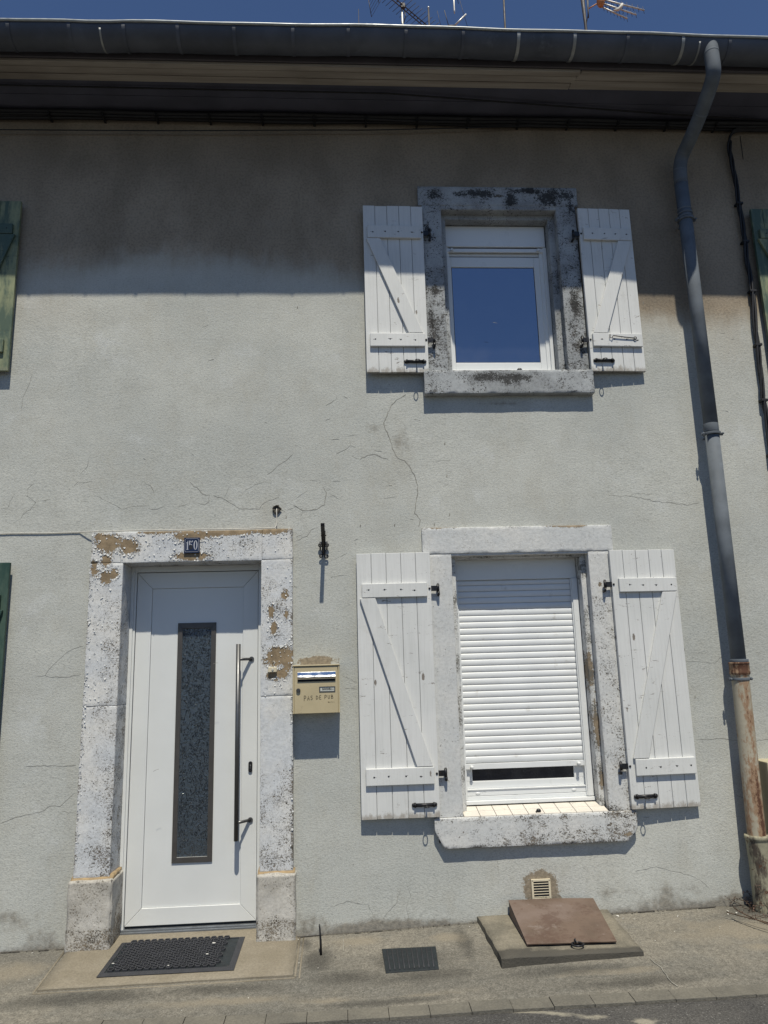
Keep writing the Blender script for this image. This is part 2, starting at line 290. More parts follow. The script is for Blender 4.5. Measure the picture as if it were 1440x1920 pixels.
# ---------------------------------------------------------------- geometry helpers
class MB:
    def __init__(s): s.v = []; s.f = []; s.mi = []; s.cur = 0; s.sm = []
    def face(s, idx, smooth=False): s.f.append(tuple(idx)); s.mi.append(s.cur); s.sm.append(smooth)
    def add(s, vs, fs, smooth=False):
        o = len(s.v); s.v += [tuple(v) for v in vs]
        for f in fs: s.face([i + o for i in f], smooth)
    def box(s, x0, x1, y0, y1, z0, z1):
        s.add([(x0,y0,z0),(x1,y0,z0),(x1,y1,z0),(x0,y1,z0),(x0,y0,z1),(x1,y0,z1),(x1,y1,z1),(x0,y1,z1)],
              [(0,3,2,1),(4,5,6,7),(0,1,5,4),(1,2,6,5),(2,3,7,6),(3,0,4,7)])
    def prism(s, poly, y0, y1):                    # poly in (x,z), extruded in y
        k = len(poly); vs = [(x, y0, z) for x, z in poly] + [(x, y1, z) for x, z in poly]
        s.add(vs, [tuple(range(k)), tuple(range(2*k-1, k-1, -1))] + [(i, i+k, (i+1) % k + k, (i+1) % k) for i in range(k)])
    def extr_x(s, prof, x0, x1, smooth=False, caps=True):     # prof in (y,z)
        k = len(prof); vs = [(x0, y, z) for y, z in prof] + [(x1, y, z) for y, z in prof]
        s.add(vs, [(i, (i+1) % k, (i+1) % k + k, i+k) for i in range(k)], smooth)
        if caps: s.add(vs, [tuple(range(k-1, -1, -1)), tuple(range(k, 2*k))])
    def tube(s, pts, r, seg=8, caps=True, rs=None, smooth=True, closed=False):
        pts = [Vector(p) for p in pts]; n = len(pts); rings = []
        prev = None
        for i, p in enumerate(pts):
            if closed: d = pts[(i+1) % n] - pts[i-1]
            else: d = (pts[min(i+1, n-1)] - pts[max(i-1, 0)])
            d.normalize()
            if prev is None:
                a = Vector((0, 0, 1)) if abs(d.z) < 0.9 else Vector((1, 0, 0))
                prev = (a - d * a.dot(d)).normalized()
            else:
                prev = (prev - d * prev.dot(d)).normalized()
            b = d.cross(prev); rr = rs[i] if rs else r
            rings.append([p + prev * math.cos(t) * rr + b * math.sin(t) * rr for t in [2*math.pi*j/seg for j in range(seg)]])
        o = len(s.v)
        for R in rings: s.v += [tuple(v) for v in R]
        m = n if closed else n - 1
        for i in range(m):
            i2 = (i + 1) % n
            for j in range(seg):
                s.face((o+i*seg+j, o+i*seg+(j+1) % seg, o+i2*seg+(j+1) % seg, o+i2*seg+j), smooth)
        if caps and not closed:
            s.face([o+j for j in range(seg-1, -1, -1)]); s.face([o+(n-1)*seg+j for j in range(seg)])
    def ring(s, c, R, r, axis='y', seg=20, sub=8, sx=1.0, sz=1.0):
        pts = []
        for i in range(seg):
            t = 2*math.pi*i/seg; a, b = R*math.cos(t)*sx, R*math.sin(t)*sz
            pts.append({'y': (c[0]+a, c[1], c[2]+b), 'x': (c[0], c[1]+a, c[2]+b), 'z': (c[0]+a, c[1]+b, c[2])}[axis])
        s.tube(pts, r, sub, closed=True)
    def ball(s, c, r, sc=(1, 1, 1), nu=10, nv=6):
        vs = [(c[0], c[1], c[2]-r*sc[2])]
        for i in range(1, nv):
            ph = -math.pi/2 + math.pi*i/nv
            for j in range(nu):
                th = 2*math.pi*j/nu; vs.append((c[0]+r*sc[0]*math.cos(ph)*math.cos(th), c[1]+r*sc[1]*math.cos(ph)*math.sin(th), c[2]+r*sc[2]*math.sin(ph)))
        vs.append((c[0], c[1], c[2]+r*sc[2])); fs = []
        for j in range(nu): fs.append((0, 1+(j+1) % nu, 1+j)); fs.append((len(vs)-1, 1+(nv-2)*nu+j, 1+(nv-2)*nu+(j+1) % nu))
        for i in range(nv-2):
            for j in range(nu): a = 1+i*nu; fs.append((a+j, a+(j+1) % nu, a+nu+(j+1) % nu, a+nu+j))
        s.add(vs, fs, True)
    def strip(s, pts, w, y, ws=None, yf=None):     # flat ribbon in the xz plane facing -y; pts (x,z)
        n = len(pts); L = []; R = []; y_ = y
        for i in range(n):
            a = pts[max(i-1, 0)]; b = pts[min(i+1, n-1)]; dx, dz = b[0]-a[0], b[1]-a[1]; l = math.hypot(dx, dz) or 1
            hw = (ws[i] if ws else w) / 2
            if yf: y = yf(pts[i][0], pts[i][1]) + y_
            L.append((pts[i][0]-dz/l*hw, y, pts[i][1]+dx/l*hw)); R.append((pts[i][0]+dz/l*hw, y, pts[i][1]-dx/l*hw))
        for i in range(n-1): s.add([R[i], R[i+1], L[i+1], L[i]], [(0, 1, 2, 3)])
    def build(s, name, mats, parent=None, label=None, bevel=0.0, cat=None, kind=None, group=None, attrs=None, seg=2, fix=True):
        me = bpy.data.meshes.new(name); me.from_pydata(s.v, [], s.f)
        if not isinstance(mats, (list, tuple)): mats = [mats]
        for m in mats: me.materials.append(M[m] if isinstance(m, str) else m)
        me.polygons.foreach_set('material_index', s.mi); me.polygons.foreach_set('use_smooth', s.sm)
        if fix:
            bm = bmesh.new(); bm.from_mesh(me); bmesh.ops.recalc_face_normals(bm, faces=bm.faces); bm.to_mesh(me); bm.free()
        if attrs:
            for k, fn in attrs.items():
                at = me.attributes.new(k, 'FLOAT', 'POINT'); at.data.foreach_set('value', [float(fn(*v.co)) for v in me.vertices])
        me.update()
        o = bpy.data.objects.new(name, me); C.objects.link(o)
        if parent: o.parent = parent
        if bevel:
            b = o.modifiers.new('bevel', 'BEVEL'); b.width = bevel; b.segments = seg; b.limit_method = 'ANGLE'; b.angle_limit = math.radians(40)
        tag(o, label, cat, group, kind); return o
def tag(o, label=None, cat=None, group=None, kind=None):
    if label: o['label'] = label
    if cat: o['category'] = cat
    if group: o['group'] = group
    if kind: o['kind'] = kind
    return o
def empty(name, loc, label, cat, group=None):
    o = bpy.data.objects.new(name, None); C.objects.link(o); o.location = loc; o.empty_display_size = 0.1
    return tag(o, label, cat, group)
def sst(x, a, b):
    t = max(0.0, min(1.0, (x-a)/(b-a))); return t*t*(3-2*t)
def lerp_tab(x, tab):
    if x <= tab[0][0]: return tab[0][1]
    for (a, va), (b, vb) in zip(tab, tab[1:]):
        if x <= b: return va + (vb-va)*(x-a)/(b-a)
    return tab[-1][1]
def blob(x, z, cx, cz, rx, rz): return max(0.0, 1.0 - math.hypot((x-cx)/rx, (z-cz)/rz)) 
def blobs(x, z, L, gain=1.6): return min(1.3, max([gain*blob(x, z, *b) for b in L] + [0]))
GT = [(-9, -.09), (-6, -.08), (-.3, -.070), (.16, -.060), (.85, -.038), (1.9, -.024), (2.6, -.014), (6, .02), (12, .05)]
def gz(x, y=0): return lerp_tab(x, GT) + 0.025 * min(0, max(y, -1.2))

def stone(mb, x0, x1, y0, y1, z0, z1, step=0.02, amp=0.004, rnd=0.006, taper=None, seed=0.0):
    """closed stone block: gridded faces, worn rounded arrises, slightly uneven"""
    def co(a, b):
        k = max(1, int(round((b-a-.008)/step))); e = min(.004, (b-a)/5)
        return [a] + [a+e + (b-a-2*e)*i/k for i in range(k+1)] + [b]
    CX, CY, CZ = co(x0, x1), co(y0, y1), co(z0, z1); nx, ny, nz = len(CX)-1, len(CY)-1, len(CZ)-1
    idx = {}; o = len(mb.v)
    def vert(i, j, k):
        key = (i, j, k)
        if key in idx: return idx[key]
        p = Vector((CX[i], CY[j], CZ[k]))
        e = Vector((1 if i == nx else -1 if i == 0 else 0, 1 if j == ny else -1 if j == 0 else 0, 1 if k == nz else -1 if k == 0 else 0))
        nn = mnoise.noise_vector(p*9 + Vector((seed, 0, 0))); n2 = mnoise.noise(p*28 + Vector((seed, 3, 0)))
        c = sum(1 for t in e if t)
        if c >= 2: p -= e * rnd * (0.25 + 1.6*max(0, n2+0.1))
        if c: p += e.normalized() * (nn.x*amp + n2*amp*0.4)
        if taper: p = taper(p)
        idx[key] = len(mb.v); mb.v.append(tuple(p)); return idx[key]
    def quad(a, b, c, d): mb.face((vert(*a), vert(*b), vert(*c), vert(*d)), True)
    for i in range(nx):
        for k in range(nz): quad((i,0,k),(i+1,0,k),(i+1,0,k+1),(i,0,k+1)); quad((i,ny,k),(i,ny,k+1),(i+1,ny,k+1),(i+1,ny,k))
    for j in range(ny):
        for k in range(nz): quad((0,j,k),(0,j,k+1),(0,j+1,k+1),(0,j+1,k)); quad((nx,j,k),(nx,j+1,k),(nx,j+1,k+1),(nx,j,k+1))
    for i in range(nx):
        for j in range(ny): quad((i,j,0),(i,j+1,0),(i+1,j+1,0),(i+1,j,0)); quad((i,j,nz),(i+1,j,nz),(i+1,j+1,nz),(i,j+1,nz))

def flakes(mb, rects, count, y, wf, seed, mi=1, smin=.004, smax=.013):
    """loose curled paint flakes standing off a stone face, thickest where the paint is giving way"""
    rr = random.Random(seed); mb.cur = mi; k = 0; tries = 0
    while k < count and tries < count*60:
        tries += 1; x0, x1, z0, z1 = rr.choice(rects); x, z = rr.uniform(x0, x1), rr.uniform(z0, z1)
        if rr.random() > wf(x, z): continue
        k += 1; s = rr.uniform(smin, smax); a = rr.uniform(0, 6.28); w = s*rr.uniform(.4, .9); ca, sa = math.cos(a), math.sin(a)
        def P(u, v, d): return (x + u*ca - v*sa, y - d, z + u*sa + v*ca)
        l = rr.uniform(.0015, .005)
        mb.add([P(0, -w, .0006), P(0, w*rr.uniform(.5, 1), .0006), P(s*.5, w*.8, l*.45), P(s*.55, -w*.7, l*.5), P(s, w*.3, l), P(s*.9, -w*.4, l)], [(0, 1, 2, 3), (3, 2, 4, 5)])
    mb.cur = 0
_build = MB.build
def build(s, name, mats, parent=None, *a, **k):
    o = _build(s, name, mats, parent, *a, **k)
    if parent is not None and parent.type == 'EMPTY': o.matrix_parent_inverse = Matrix.Translation(-parent.location)
    return o
MB.build = build

# ================================================================ SETTING
def steps(a, b, fine0, fine1, f=0.05, c=0.5):
    xs = [a]; x = a
    while x < b - 1e-6:
        x += f if fine0 - 1e-6 <= x < fine1 else (min(c, fine0 - x) if x < fine0 else c)
        xs.append(min(x, b))
    return xs
YK = [(-9, -.85), (-1.2, -.925), (.18, -.985), (.9, -1.025), (2.1, -1.055), (12, -1.2)]
def pave_stain(x, y, z):
    L = [(-.17, -.36, .20, .30), (.0, -.62, .35, .16), (.45, -.68, .55, .16), (.36, -.46, .42, .30), (-1.4, -.68, .9, .16), (-.7, -.66, .6, .12), (-.26, -.12, .10, .2), (1.2, -.75, .7, .12), (.70, -.3, .10, .5),
         (2.6, -.1, .5, .3), (1.5, -.93, .8, .12), (.2, -.93, .8, .08)]
    return blobs(x, y, L, 1.1)
def pave_light(x, y, z):
    L = [(.05, -.14, .35, .15), (-.6, -.80, .9, .10), (-1.9, -.3, .4, .3), (1.4, -.80, .7, .07), (2.34, -.62, .22, .12), (2.3, -.38, .9, .35), (2.05, -.1, .12, .06), (.6, -.20, .25, .16), (.5, -.88, .6, .05), (-.1, -.86, .4, .06)]
    return blobs(x, y, L, 1.15)
mb = MB(); xs = steps(-9, 12, -2.6, 3.4); N = 20
for i, x in enumerate(xs):
    yk = lerp_tab(x, YK)
    for j in range(N + 1):
        y = 0.03 + (yk - 0.03) * j / N
        mb.v.append((x, y, gz(x, y) + 0.004 * mnoise.noise(Vector((x*2.2, y*2.2, 1))) * (1 if j < N else 0)))
for i in range(len(xs) - 1):
    for j in range(N): a = i*(N+1)+j; mb.face((a, a+1, a+N+2, a+N+1), True)
def hrib(mb, pts, w, dz, ws=None):
    n = len(pts)
    for i in range(n-1):
        (ax, ay), (bx, by) = pts[i], pts[i+1]; dx, dy = bx-ax, by-ay; l = math.hypot(dx, dy) or 1
        px, py = -dy/l*w/2, dx/l*w/2
        q = [(ax+px, ay+py), (ax-px, ay-py), (bx-px, by-py), (bx+px, by+py)]
        mb.add([(a, b, gz(a, b) + dz) for a, b in q], [(0, 1, 2, 3)])
def jag(pts, amp, step=0.03, seed=0):
    out = []; rr = random.Random(seed)
    for (ax, az), (bx, bz) in zip(pts, pts[1:]):
        k = max(1, int(math.hypot(bx-ax, bz-az)/step))
        for i in range(k):
            t = i/k; out.append((ax+(bx-ax)*t + (rr.uniform(-amp, amp) if i else 0), az+(bz-az)*t + (rr.uniform(-amp, amp) if i else 0)))
    out.append(pts[-1]); return out
mb.cur = 1
hrib(mb, jag([(1.66, -.69), (1.675, -.80), (1.655, -.93), (1.665, -1.02)], .006, .04, 3), .0045, .005)
hrib(mb, jag([(-.02, -.06), (-.02, -.28)], .002, .05, 3), .003, .005)
mb.cur = 2; rr = random.Random(8)
for xa, xb in ((-2.6, -1.71), (-.31, .83), (1.67, 2.9)):
    x = xa
    while x < xb:
        l = rr.uniform(.03, .12); x2 = min(xb, x+l); w = rr.choice((.004, .006, .009, .013)) if rr.random() < .8 else .002
        hrib(mb, jag([(x, -.007 - w*.5 + rr.uniform(-.003, .001)), (x2, -.007 - w*.5 + rr.uniform(-.003, .001))], .0025, .02, int(x*1000)), w, .0062); x = x2
mb.build('pavement', ['pavement', 'crack', 'joint_dark'], kind='structure', attrs={'stain': pave_stain, 'light': pave_light}, fix=False)
# kerb stones in one row
mb = MB(); rr = random.Random(5); x = -9.0
while x < 12:
    x2 = x + 0.199; 
    ya, yb = lerp_tab(x, YK), lerp_tab(x2, YK); w = .100
    za, zb = gz(x, -1) + .003 + rr.uniform(-.002, .002), gz(x2, -1) + .003 + rr.uniform(-.002, .002); g = .0035
    g = .0007; mb.add([(x+g, ya-g, za), (x2-g, yb-g, zb), (x2-g, yb-w, zb-.004), (x+g, ya-w, za-.004), (x+g, ya-g, za-.12), (x2-g, yb-g, zb-.12), (x2-g, yb-w, zb-.12), (x+g, ya-w, za-.12)],
           [(0, 1, 2, 3), (4, 7, 6, 5), (0, 4, 5, 1), (1, 5, 6, 2), (2, 6, 7, 3), (3, 7, 4, 0)])
    x = x2 + 0.001
mb.build('kerb', 'kerb_stone', kind='structure', bevel=.0012, attrs={'stain': lambda x, y, z: .25})
mb = MB(); N = 24; xs = steps(-9, 12, -2.6, 3.4, .06)
for x in xs:
    yk = lerp_tab(x, YK) - .102
    for j in range(N+1):
        t = j/N; y = yk - 6.5 * t**2.2
        mb.v.append((x, y, gz(x, -1.2) - .012 + .05*min(1, t*2) + .002*mnoise.noise(Vector((x*4, y*4, 0)))))
for i in range(len(xs)-1):
    for j in range(N): a = i*(N+1)+j; mb.face((a, a+1, a+N+2, a+N+1), True)
mb.build('road', 'asphalt', kind='structure', fix=False,
         attrs={'light': lambda x, y, z: max(0, 1.15 - abs((y+1.13) + .42*(x-.85))/.045) * (1 if .7 < x < 1.5 else 0) + .9*blob(x, y, -.45, -1.12, .7, .05) + .6*blob(x, y, 2.0, -1.2, .5, .04)})
mb = MB(); mb.add([(-300, -300, -.16), (300, -300, -.16), (300, 300, -.16), (-300, 300, -.16)], [(0, 1, 2, 3)])
mb.build('ground', 'asphalt', kind='structure', attrs={'light': lambda x, y, z: 0.0}, fix=False)

# ================================================================ HOUSE
house = empty('terraced_house', (0, 0, 0), 'grey roughcast terraced house front with peeling painted door surround, white shutters and dark eaves', 'house')
HOLES = [(-1.665, -.345, -.5, 2.50), (.655, 1.865, 3.49, 5.17), (.605, 1.895, .44, 2.49)]
def cuts(base, vals): return sorted(set([round(v, 4) for v in base] + [round(v, 4) for v in vals]))
xs = cuts(steps(-9, 12, -2.8, 3.6, .04, .5), [h[0] for h in HOLES] + [h[1] for h in HOLES])
zs = cuts(steps(-.3, 5.9, -.3, 5.9, .04), [h[3] for h in HOLES] + [3.49, .44])
ZB = [(-3, 4.38), (-2.3, 4.40), (-1.9, 4.43), (-1.3, 4.47), (-.8, 4.45), (-.1, 4.37), (.4, 4.32), (1.2, 4.25), (2.2, 4.05), (2.6, 4.05), (3.3, 4.0)]
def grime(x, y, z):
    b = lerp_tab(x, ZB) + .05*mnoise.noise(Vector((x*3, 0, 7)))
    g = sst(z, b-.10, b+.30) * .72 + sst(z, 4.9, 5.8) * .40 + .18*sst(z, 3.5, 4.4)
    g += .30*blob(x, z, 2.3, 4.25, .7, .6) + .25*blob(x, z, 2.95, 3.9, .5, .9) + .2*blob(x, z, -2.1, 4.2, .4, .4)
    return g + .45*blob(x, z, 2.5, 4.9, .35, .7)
def damp(x, y, z):
    h = z - gz(x)
    L = [(-2.1, .10, .6, .16), (-1.85, .03, .3, .14), (2.1, .08, .7, .16), (2.5, .02, .4, .15), (1.7, .1, .3, .1), (-.2, .02, .3, .12), (.2, -.02, .6, .10), (.46, 3.12, .16, .3), (-.42, 3.08, .12, .09), (3.0, 1.05, .4, .12), (.25, 3.25, .25, .12), (1.2, 3.42, .5, .06)]
    return blobs(x, z, L, .62) + .55*max(0, 1 - h/.07)
def patch(x, y, z): return min(.95, blobs(x, z, [(1.25, .15, .175, .155), (1.36, .07, .07, .05)], 1.5)) + blobs(x, z, [(-.17, 1.610, .22, .06), (-.45, 2.525, .13, .022), (-.30, 2.53, .05, .02), (-1.25, 2.515, .4, .008), (1.0, 2.51, .2, .012)], 1.3)
mb = MB(); vi = {}
def wally(x, z): return .006*mnoise.noise(Vector((x*.9, 0, z*.9))) + .0016*mnoise.noise(Vector((x*4, 3, z*4)))
def wv(i, k):
    if (i, k) not in vi:
        x, z = xs[i], zs[k]; vi[(i, k)] = len(mb.v)
        y = wally(x, z)
        mb.v.append((x, y, z))
    return vi[(i, k)]
for i in range(len(xs)-1):
    for k in range(len(zs)-1):
        cx, cz = (xs[i]+xs[i+1])/2, (zs[k]+zs[k+1])/2
        if any(a < cx < b and c < cz < d for a, b, c, d in HOLES): continue
        mb.face((wv(i, k), wv(i+1, k), wv(i+1, k+1), wv(i, k+1)), True)
mb.cur = 1
CR=[(3,[(0.493,3.495),(0.423,3.456),(0.385,3.417),(0.325,3.282),(0.336,3.231),(0.365,3.167),(0.381,3.090),(0.416,3.020),(0.464,3.001),(0.510,2.938),(0.539,2.875),(0.555,2.812),(0.548,2.738),(0.523,2.615),(0.563,2.566),(0.550,2.517)]),(3,[(0.148,3.011),(0.203,3.042),(0.246,3.048),(0.288,3.032),(0.348,3.011)]),(1,[(0.088,3.041),(0.118,3.021),(0.148,3.017)]),(2,[(-0.021,3.051),(0.040,3.082),(0.083,3.119),(0.078,3.151)]),(2,[(0.083,3.119),(0.119,3.100)]),(2,[(-0.328,3.054),(-0.370,3.011),(-0.436,2.968),(-0.507,2.907)]),(2,[(-0.424,2.743),(-0.489,2.723),(-0.542,2.693),(-0.559,2.661),(-0.694,2.665),(-0.771,2.715),(-0.807,2.740),(-0.878,2.765)]),(1,[(-0.807,2.740),(-0.773,2.819)]),(3,[(-0.323,2.684),(-0.258,2.646),(-0.163,2.653),(-0.104,2.686),(-0.091,2.772),(-0.114,2.815)]),(1,[(-0.258,2.646),(-0.276,2.580)]),(2,[(-0.365,2.654),(-0.323,2.666)]),(1,[(-0.228,2.786),(-0.276,2.756),(-0.317,2.726)]),(2,[(-0.089,3.414),(-0.009,3.466),(-0.014,3.498)]),(2,[(-0.056,3.158),(0.005,3.160)]),(1,[(0.060,3.183),(0.139,3.192)]),(2,[(-0.310,3.117),(-0.286,3.123)]),(1,[(-0.215,2.866),(-0.156,2.857)]),(2,[(-0.048,2.852),(0.006,2.854)]),(1,[(-0.666,2.793),(-0.525,2.858),(-0.495,2.852)]),(1,[(-0.061,2.759),(-0.002,2.722)]),(1,[(0.310,2.723),(0.407,2.735)]),(1,[(0.671,2.992),(0.794,2.997)]),(1,[(0.737,2.807),(0.780,2.828)]),(2,[(-0.091,2.790),(-0.067,2.794)]),(1,[(-2.315,2.692),(-2.266,2.689),(-2.258,2.720),(-2.224,2.797)]),(1,[(-2.100,2.869),(-2.142,2.827),(-2.139,2.775),(-2.081,2.733),(-2.113,2.686),(-2.160,2.651),(-2.177,2.615)]),(2,[(-1.830,2.849),(-1.806,2.875),(-1.751,2.867),(-1.711,2.879)]),(1,[(-1.676,2.773),(-1.583,2.725),(-1.501,2.677),(-1.422,2.696),(-1.321,2.697)]),(2,[(-1.321,2.679),(-1.260,2.673),(-1.210,2.693)]),(1,[(-1.129,2.686),(-1.039,2.711)]),(2,[(-0.978,2.710),(-0.937,2.699),(-0.907,2.720),(-0.903,2.767),(-0.949,2.773),(-1.043,2.865)]),(2,[(-1.353,2.864),(-1.311,2.842),(-1.284,2.791)]),(1,[(-1.767,2.608),(-1.805,2.583)]),(1,[(-1.739,3.039),(-1.747,2.986),(-1.794,2.928)]),(1,[(-1.779,2.736),(-1.724,2.732)]),(1,[(-2.042,2.742),(-1.983,2.752)]),(1,[(-1.710,1.752),(-1.788,1.730),(-1.863,1.669),(-1.915,1.615),(-1.943,1.569),(-1.998,1.563)]),(2,[(-1.943,1.569),(-1.896,1.557),(-1.716,1.570)]),(2,[(-2.030,1.006),(-1.916,1.007),(-1.717,1.000)]),(2,[(-1.715,0.832),(-1.802,0.754),(-1.855,0.759),(-1.928,0.723),(-2.091,0.693),(-2.164,0.666)]),(1,[(-1.792,0.722),(-1.701,0.711)]),(2,[(-0.304,2.435),(-0.230,2.463),(-0.201,2.509),(-0.173,2.519)]),(1,[(-0.068,2.294),(-0.006,2.316),(0.045,2.338)]),(1,[(-0.074,2.171),(-0.013,2.185),(0.043,2.186)]),(1,[(-0.186,2.145),(-0.156,2.132)]),(2,[(1.943,2.725),(2.079,2.715),(2.271,2.673),(2.427,2.651),(2.585,2.656)]),(1,[(2.079,2.715),(2.120,2.734),(2.237,2.725)]),(1,[(2.061,1.550),(2.266,1.537),(2.418,1.540),(2.567,1.525),(2.651,1.588)]),(2,[(2.377,1.026),(2.488,1.022),(2.654,1.009),(2.952,1.000)]),(1,[(0.387,0.222),(0.412,0.134),(0.381,0.066),(0.393,-0.021)]),(1,[(-0.008,1.520),(0.098,1.464)]),(1,[(0.009,1.432),(0.097,1.423)]),(1,[(-0.098,0.094),(0.004,0.121),(0.138,0.099),(0.170,0.020)]),(1,[(0.237,0.017),(0.324,0.106),(0.351,0.199)]),(1,[(0.972,0.364),(0.982,0.235)]),(1,[(1.874,0.214),(2.019,0.240),(2.226,0.183),(2.359,0.097)]),(1,[(-2.167,3.672),(-2.222,3.394)])]

for q, (w, pts) in enumerate(CR):
    p = jag(jag(pts, .012, .075, q+50), .0045, .02, q); n = len(p); rr = random.Random(q)
    ws = [(.0016, .0028, .0050)[w-1] * rr.uniform(.45, 1.25) * (0.5 if i in (0, n-1) else 1) for i in range(n)]
    mb.strip(p, 0, -.0009, ws, wally)
rr = random.Random(11)
for _ in range(46):                                   # short hairline nicks and pits in the render
    x, z = rr.uniform(-2.3, 3.0), rr.uniform(.3, 4.1); a = rr.uniform(-.5, .5); l = rr.uniform(.012, .05)
    mb.strip(jag([(x, z), (x+l*math.cos(a), z+l*math.sin(a))], .003, .012, _), 0, -.0009, [rr.uniform(.001, .003) for _ in range(12)], wally)
for x, z in [(.76, 3.12), (.765, 2.88), (.77, 2.60), (-.375, 2.60), (.14, 2.53), (.38, 2.53), (-.29, 4.18), (2.40, 1.30), (2.36, 1.62), (2.05, 1.19), (2.33, 4.22), (.66, 2.53)]:
    mb.strip([(x, z-.009), (x+.002, z+.009)], .007, -.0009, None, wally)
# body of the terrace behind the front
mb.cur = 0; mb.box(-9, 12, .36, 8, -.3, 5.74)
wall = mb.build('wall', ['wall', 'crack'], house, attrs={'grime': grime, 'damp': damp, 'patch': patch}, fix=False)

# roof, eaves, gutter
mb = MB(); mb.extr_x([(-.62, 5.925), (3.8, 8.15), (8.3, 5.9), (8.3, 5.80), (3.8, 8.04), (-.62, 5.82)][::-1], -9, 12)
mb.build('roof', 'roof_tile', house)
mb = MB(); mb.box(-9, 12, -.552, -.530, 5.785, 5.93); mb.build('fascia_board', 'fascia_dark', house, bevel=.003)
mb = MB()
mb.box(-9, 1.80, -.540, -.494, 5.760, 5.782); mb.box(-9, 1.785, -.489, -.428, 5.764, 5.782); mb.box(-9, 1.76, -.423, -.365, 5.763, 5.782)
mb.build('eave_board', 'eave_board', house, bevel=.004, label='pale weathered eave board with a split end')
mb = MB()
mb.add([(1.815, -.528, 5.770), (12, -.528, 5.770), (12, -.446, 5.770), (1.775, -.446, 5.770), (1.815, -.528, 5.788), (12, -.528, 5.788), (12, -.446, 5.788), (1.775, -.446, 5.788)], [(0, 3, 2, 1), (4, 5, 6, 7), (0, 1, 5, 4), (1, 2, 6, 5), (2, 3, 7, 6), (3, 0, 4, 7)])
mb.box(1.765, 12, -.443, -.36, 5.771, 5.788)
mb.build('eave_board', 'eave_board', house, bevel=.004)
mb = MB(); mb.box(-9, 12, -.529, -.20, 5.79, 5.81); mb.box(-9, 12, -.197, .0, 5.788, 5.81)
mb.build('soffit', 'soffit_dark', house, bevel=.003)
GY, GZ, GR = -.647, 5.885, .105
def gzo(x): return .008*math.sin(x*1.1+1) + .004*math.sin(x*3.7) + .002*math.sin(x*9) - (.004 if -1.7 < x < -1.4 else 0)
def arc(r, t0=0, t1=180, n=16): return [(GY - r*math.cos(math.radians(t0+(t1-t0)*i/n)), GZ - r*math.sin(math.radians(t0+(t1-t0)*i/n))) for i in range(n+1)]
mb = MB(); gx = [-9 + .15*i for i in range(141)]
prof = arc(GR) + arc(GR-.004)[::-1]; k = len(prof)
for x in gx: mb.v += [(x, y, z + gzo(x)) for y, z in prof]
for i in range(len(gx)-1):
    for j in range(k): mb.face((i*k+j, i*k+(j+1) % k, (i+1)*k+(j+1) % k, (i+1)*k+j), True)
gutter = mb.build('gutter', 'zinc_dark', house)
mb = MB(); mb.tube([(x, GY-GR-.004, GZ + .004 + gzo(x)) for x in gx], .0095, 10); mb.build('gutter_lip', 'zinc_lip', gutter)
BX = [-2.17, -1.77, -1.41, -1.05, -.67, -.27, .11, .51, .91, 1.30, 1.70, 2.08, 2.48, 2.82] + [3.2+.38*i for i in range(4)]
for i, x in enumerate(BX):
    mb = MB(); pr = arc(GR+.0045, 4, 175) + arc(GR+.0005, 4, 175)[::-1]
    mb.extr_x([(y, z + gzo(x)) for y, z in pr], x-.011, x+.011, True); mb.build('gutter_bracket', 'solder_and_sunlit_strap' if i in (9, 10, 12) else 'zinc_dark', gutter)  # three straps take the paler metal: sunlight painted into their colour
for x in (-1.565, 2.60): mb = MB(); mb.extr_x([(y, z + gzo(x)) for y, z in arc(GR+.0025, 20, 150) + arc(GR, 20, 150)[::-1]], x-.006, x+.006, True); mb.build('solder_seam', 'solder_and_sunlit_strap', gutter)

# ------------------------------------------------ door surround
ds = []
def dsp(x, y, z):
    big = blobs(x, z, [(a_, b_, c_*1.75, d_*1.6) for a_, b_, c_, d_ in [(-1.558, 2.43, .085, .075), (-1.43, 2.41, .07, .065), (-1.572, 2.313, .04, .05), (-1.572, 2.203, .045, .06), (-1.519, 2.222, .035, .045), (-1.65, 2.26, .03, .07), (-1.62, 2.47, .05, .04),
        (-1.02, 2.475, .13, .05), (-1.005, 2.335, .13, .035), (-.88, 2.485, .10, .025), (-.74, 2.497, .16, .030), (-.47, 2.50, .16, .028), (-1.25, 2.50, .12, .015),
        (-.43, 1.646, .085, .085), (-.36, 1.63, .04, .12), (-.472, 1.948, .028, .07), (-.382, 2.057, .03, .05), (-.451, 1.837, .025, .06), (-.402, 1.537, .06, .05), (-.477, 1.526, .03, .03), (-.37, 1.93, .02, .05)]], 1.0)
    return min(big, .80) + (.04 if z > 2.3 else 0)
def dsc(x, y, z):
    c = .30
    if x < -1.2: c = .28 + .22*sst(x, -1.66, -1.55)*sst(-z, -2.2, -1.9) ; c += .10*sst(-z, -1.35, -1.3)
    if x > -.6: c = .28 + .32*blob(x, z, -.42, 1.9, .25, .4) + .26*sst(-z, -1.2, -.6)
    if z > 2.29: c = .34 + .2*blob(x, z, -.8, 2.4, .5, .2)
    if min(abs(x+1.68), abs(x+.33)) < .015: c += .3
    return c
def dsd(x, y, z):
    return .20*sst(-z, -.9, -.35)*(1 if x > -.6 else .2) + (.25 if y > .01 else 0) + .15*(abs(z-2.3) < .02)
def dstone(name, blocks, lab=None, mat='door_stone'):
    mb = MB()
    for i, b in enumerate(blocks): stone(mb, *b, step=.018, amp=.0025, rnd=.002, seed=len(ds)*3+i)
    ds.append(1)
    return mb
sur = empty('x', (0, 0, 0), None, None); bpy.data.objects.remove(sur)
mb = dstone('jamb', [(-1.684, -1.462, -.040, .21, .335, 1.364), (-1.680, -1.462, -.041, .21, 1.3655, 2.2975)])
